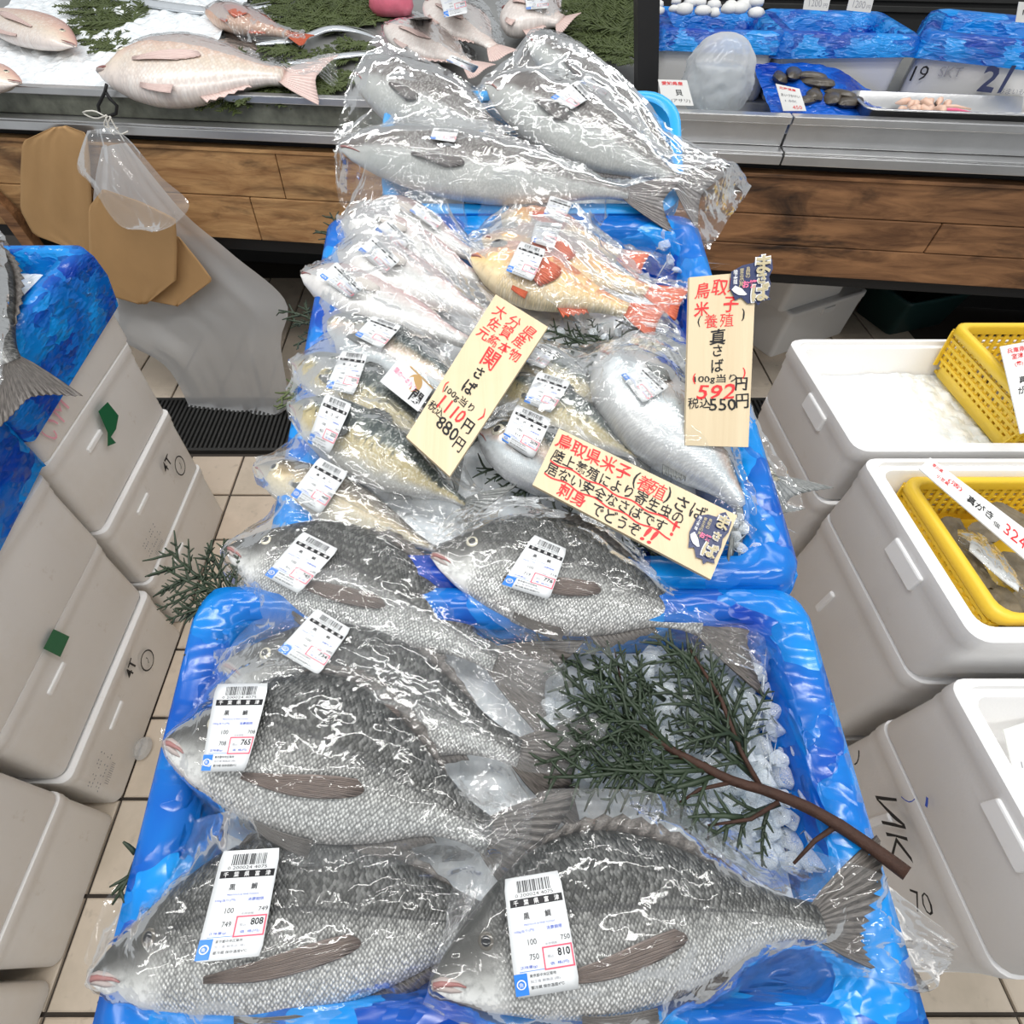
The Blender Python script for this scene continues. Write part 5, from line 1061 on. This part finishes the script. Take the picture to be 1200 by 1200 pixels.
# greens on the far counter
def lspray(label, prs, L, mat='leaf_l', grp=None): return spray('cedar_sprig', label, prs, .012, L, .0045, 2, mat, lbed, LN, True, grp)
lspray('flat cedar greens under the pink bream by the steel rail', [((200, 92), (320, 104)), ((240, 96), (350, 108)), ((300, 100), (395, 104)), ((180, 96), (260, 104)), ((330, 96), (410, 92)), ((400, 104), (340, 108)), ((260, 88), (180, 104)), ((380, 90), (300, 106)), ((300, 108), (220, 107))], .2)
lspray('cedar greens at the top left between ice and ribbon fish', [((160, 30), (80, 0)), ((140, 34), (90, 20)), ((120, 40), (70, 30)), ((150, 60), (105, 42)), ((170, 20), (110, -8))], .2)
lspray('thick green cedar behind the red fish at the top', [((360, 40), (340, -5)), ((400, 38), (360, 0)), ((420, 34), (390, -8)), ((440, 30), (420, -6)), ((380, 30), (430, 8)), ((350, 20), (400, -10)), ((330, 4), (300, -20)), ((430, 22), (400, 6))], .2)
lspray('cedar greens between the ribbon fish tails', [((440, 56), (390, 50)), ((436, 90), (386, 84)), ((420, 96), (380, 98)), ((436, 50), (400, 58)), ((420, 70), (350, 62)), ((400, 84), (330, 80)), ((360, 60), (300, 58))], .2)
lspray('fresh cedar sprays beside the black post', [((738, 64), (650, 8)), ((744, 40), (668, -5)), ((748, 70), (700, 40)), ((742, 20), (690, -12)), ((750, 74), (690, 62)), ((700, 20), (650, -10))], .2)
# ------------------------------------------------------------------ wooden signs and the small card
def emblem(k, x0, y0, x1, y1):
    f = lambda a, b: (lerp(x0, x1, a), lerp(y0, y1, b)); w_ = x1-x0
    k.poly([f(*p) for p in [(.05, .28), (.02, .62), (.10, .75), (.16, .88), (.30, .83), (.45, .97), (.62, .95), (.70, 1.02), (.78, .94), (.98, .92), (.93, .86), (.97, .60), (.92, .46), (1.0, .30), (.97, .10), (.80, .03), (.72, -.02), (.60, .05), (.55, .14), (.30, .17)]], 'navy', 1)
    for i, (tx, a) in enumerate((('陸上養殖', .14), ('寄生虫の無い', .28), ('鳥取の', .42))):
        for j, ch in enumerate(tx): k.text(ch, *f(a, .26+.07*j+.02*(2-i)), w_*.095, 'W' if i == 0 else 'gold', .01, None, 'c', z=2)
    for ch, a, b, h in (('ま', .76, .20, .40), ('さ', .74, .47, .24), ('ば', .72, .76, .40)):
        k.text(ch, *f(a, b), w_*h*1.12, 'W', .07, None, 'c', z=2); k.text(ch, *f(a, b), w_*h, 'gold', .03, None, 'c', z=3)
    k.text('お嬢', *f(.46, .58), w_*.17, 'pkk', .03, None, 'c', z=3)
    k.poly([f(*p) for p in [(.06, .66), (.14, .58), (.30, .66), (.42, .78), (.36, .80), (.22, .78), (.12, .72)]], 'W', 2)
def sign(name, label, quad, lifts, ink, zs=None):
    P_ = [bed(*q, l) for q, l in zip(quad, lifts)]
    return card(name, label, 'sign', P_, ink, 'sign', .004)
k = Ink(2.42); J = .10
for i, ch in enumerate('大分県'): k.text(ch, .22+.29*i, .085+.008*i, .21, 'r', .006, None, 'c', random.uniform(-.1, .1), .06, shear=.1)
for i, ch in enumerate('佐賀産'): k.text(ch, .24+.25*i, .175, .20, 'r', .009, None, 'c', random.uniform(-.1, .1), J)
for i, ch in enumerate('元締本物'): k.text(ch, .18+.21*i, .265, .18, 'r', .009, None, 'c', random.uniform(-.1, .1), J)
k.text('関', .50, .37, .27, 'r', .012, None, 'c', 0, J); k.text('さ', .47, .475, .18, 'k', .024, None, 'c', 0, J); k.text('ば', .47, .575, .21, 'k', .022, None, 'c', 0, J)
k.text('(', .11, .655, .16, 'r', .02, None, 'c', 0, J); k.text('100g当り', .13, .665, .13, 'k', .012, .60, 'l', 0, J); k.text(')', .90, .655, .18, 'r', .02, None, 'c', 0, J)
k.text('1110', .18, .735, .19, 'r', .012, .50, 'l', 0, J, shear=.15); k.text('円', .80, .75, .17, 'k', .012, None, 'c', 0, J)
k.text('税込', .04, .785, .13, 'k', .008, .30, 'l', 0, J); k.text('880', .32, .825, .17, 'k', .012, .42, 'l', 0, J); k.text('円', .84, .85, .17, 'k', .012, None, 'c', 0, J)
sign('wooden_sign', 'slanting thin wooden price sign with red heading and 1110 yen, over left mackerel', [(581, 345), (642, 383), (527, 558), (476, 512)], [.075, .075, .074, .074], k)
k = Ink(2.55)
for i, ch in enumerate('鳥取県'): k.text(ch, .20+.25*i, .085-.012*i, .23, 'r', .010, None, 'c', 0, J, shear=.15)
k.text('米', .19, .19, .22, 'r', .018, None, 'c', 0, J); k.text('子', .63, .175, .22, 'r', .018, None, 'c', 0, J)
k.text('(', .16, .265, .16, 'k', .006, None, 'c', 0, J); k.text('養', .34, .265, .20, 'r', 0, None, 'c', 0, .04); k.text('殖', .58, .265, .20, 'r', 0, None, 'c', 0, .04); k.text(')', .83, .24, .18, 'k', .006, None, 'c', 0, J)
for ch, y_, h in (('真', .36, .24), ('さ', .44, .17), ('ば', .525, .20)): k.text(ch, .46, y_, h, 'k', .012, None, 'c', 0, J)
k.text('(', .11, .60, .16, 'r', .02, None, 'c'); k.text('100g当り', .11, .605, .14, 'k', .010, .66, 'l', 0, J); k.text(')', .88, .575, .16, 'r', .02, None, 'c')
k.text('592', .16, .68, .22, 'r', .012, .60, 'l', 0, J, shear=.2); k.text('円', .84, .635, .19, 'k', .012, None, 'c', 0, J); k.text('税込', .02, .745, .17, 'k', .008, .36, 'l', 0, J); k.text('550', .36, .755, .18, 'k', .010, .42, 'l', 0, J); k.text('円', .87, .735, .20, 'k', .012, None, 'c', 0, J)
sB = sign('wooden_sign', 'upright thin wooden price sign at the right with a dark mackerel emblem at its top', [(808, 325), (886, 318), (877, 524), (803, 522)], [.155, .155, .062, .062], k)
fnB = quadmap(*[bed(*q, l) for q, l in zip([(808, 325), (886, 318), (877, 524), (803, 522)], [.155, .155, .062, .062])])
k = Ink(2.55); emblem(k, .58, -.085, 1.24, .19); k.lay('emblem', sB, fnB, .0009)
k = Ink(.335)
k.text('鳥取県米子', .02, .17, .085, 'r', .012, .42, 'l', 0, J); k.text('(', .475, .2, .09, 'k', .006, None, 'c'); k.text('養', .53, .2, .085, 'r', 0, None, 'c', 0, .04); k.text('殖', .60, .2, .085, 'r', 0, None, 'c', 0, .04); k.text(')', .655, .2, .09, 'k', .006, None, 'c'); k.text('さば', .70, .22, .075, 'k', .010, .16, 'l', 0, J)
k.text('陸上養殖により寄生虫の', .03, .42, .068, 'k', .010, .74, 'l', 0, J); k.stroke([(.03+.74*i/30, .535+.02*math.sin(i*.9)) for i in range(31)], .008, 'r')
k.text('居ない安全なさばです', .03, .645, .066, 'k', .010, .68, 'l', 0, J); k.text('!', .745, .60, .08, 'r', .02, None, 'c'); k.stroke([(.03+.72*i/30, .755+.02*math.sin(i*.9)) for i in range(31)], .008, 'r')
k.text('刺身', .13, .865, .072, 'r', .02, .16, 'l', 0, J); k.text('でどうぞ', .33, .875, .062, 'k', .012, .27, 'l', 0, J); k.text('!!', .65, .86, .075, 'r', .02, .06, 'c', 0, 0, 0, .3)
qC, lC = [(655, 502), (864, 604), (833, 679), (624, 568)], [.080, .070, .066, .076]
sC = sign('wooden_sign', 'wide wooden sign with four handwritten lines and an emblem, below the right mackerel', qC, lC, k)
k = Ink(.335); emblem(k, .815, .06, .99, .86); k.lay('emblem', sC, quadmap(*[bed(*q, l) for q, l in zip(qC, lC)]), .0009)
k = Ink(.55); k.text('関の一本釣り', .08, .42, .11, 'pkk', .003, .62, 'l', -.05, .05); k.text('関', .80, .68, .26, 'k', .02, None, 'c', 0, J); k.disc(.60, .34, .17, 'br', -.3, 20); k.disc(.56, .42, .13, 'W', -.2, 20); k.rect(.30, .0, 1.0, .05, 'br')
fq = fit_quad([(467, 423), (505, 460), (487, 487), (443, 452)], pile_bvh(), .003); card('brand_card', 'small white card with brown arc lying on the second left mackerel', 'card', [fq(0, 0), fq(1, 0), fq(1, 1), fq(0, 1)], k, 'label', .0008)
# price cards of the right boxes
k = Ink(.26); k.text('香川県', .05, .25, .05, 'r', .01, .10, 'l', 0, .1); k.text('小豆島', .13, .62, .05, 'r', .01, .11, 'l', 0, .1); k.text('(活)', .22, .40, .07, 'r', .01, .12, 'l', 0, .1); k.text('真がき', .40, .5, .09, 'k', .01, .22, 'l', 0, .1); k.text('個', .66, .65, .05, 'k', 0, None, 'c'); k.text('324', .72, .52, .11, 'r', .0, .17, 'l', 0, .1); k.text('円', .93, .6, .06, 'k', .0, None, 'c')
card('price_card', 'long white card with 324 yen slanting across the oyster basket', 'price card', [Pz(1090, 536, .945), Pz(1220, 634, .935), Pz(1216, 668, .935), Pz(1077, 549, .945)], k)
k = Ink(2.9)
for i, (tx, y_, c_) in enumerate((('兵庫県', .08, 'r'), ('室津', .16, 'r'), ('(養)', .26, 'r'), ('真', .45, 'k'), ('がき', .57, 'k'), ('個', .72, 'k'))): k.text(tx, .5, y_, .24 if i > 2 else .2, c_, .01, None, 'c', 0, .1)
card('price_card', 'tall white card leaning in the upper yellow basket at right edge', 'price card', [Pz(1172, 406, .985), Pz(1206, 400, .985), Pz(1226, 500, .985), Pz(1196, 508, .985)], k)
k = Ink(1.3); k.text('貝', .5, .35, .22, 'g', 0, None, 'c'); k.text('120円', .5, .68, .18, 'g', 0, .6, 'c')
card('price_card', 'pale card inside the front right foam box at right edge', 'price card', [Pz(1176, 855, .80), Pz(1226, 838, .80), Pz(1240, 905, .79), Pz(1192, 922, .79)], k)
# small clear bag on the oysters
ob = thing('plastic_bag', 'small clear bag with white paper lying on the oysters', 'plastic bag', Pz(1160, 640, .89)); mb = MB(); P1 = resample([(1122, 620, 0), (1150, 626, 0), (1180, 655, 0), (1202, 688, 0)], 24); P2 = resample([(1124, 642, 0), (1148, 668, 0), (1175, 690, 0), (1202, 704, 0)], 24); rows = []
for j in range(14):
    row = []
    for i in range(24):
        p = P1[i].lerp(P2[i], j/13); row.append(Pz(p.x, p.y, .893+.014*math.sin(math.pi*j/13)+.007*noise.noise(V((i*.5, j*.5, 3)))))
    rows.append(row)
mb.grid(rows); mb.build('bag', 'bag_hazy', ob); rows = []
for j in range(6):
    rows.append([Pz(P1[i].lerp(P2[i], .25+.5*j/5).x, P1[i].lerp(P2[i], .25+.5*j/5).y, .889+.009*math.sin(math.pi*(.25+.5*j/5))) for i in range(4, 21)])
mb = MB(); mb.grid(rows); mb.build('paper', 'label', ob, True, None, .001)
# small scrap of plastic on the floor, pale one in the middle box corner
sc_ = thing('plastic_scrap', 'crumpled clear plastic scrap on the tile by the left foam boxes', 'litter', Pz(165, 878, 0)); mb = MB(); c = Pz(166, 876, .02)
mb.loft([[c+V((math.cos(a/14*6.283)*.022*r*(1+.5*noise.noise(V((a, r*5, 2)))), math.sin(a/14*6.283)*.03*r*(1+.4*noise.noise(V((a, r*5, 8)))), z)) for a in range(14)] for r, z in ((.6, -.0195), (1, -.008), (.8, .006), (.3, .016))], True, True, True); mb.build('scrap', 'water_bag', sc_, False)
for nm in list(WL): 
    o = bpy.data.objects.get(nm)
    if o and '_n' in o: del o['_n']
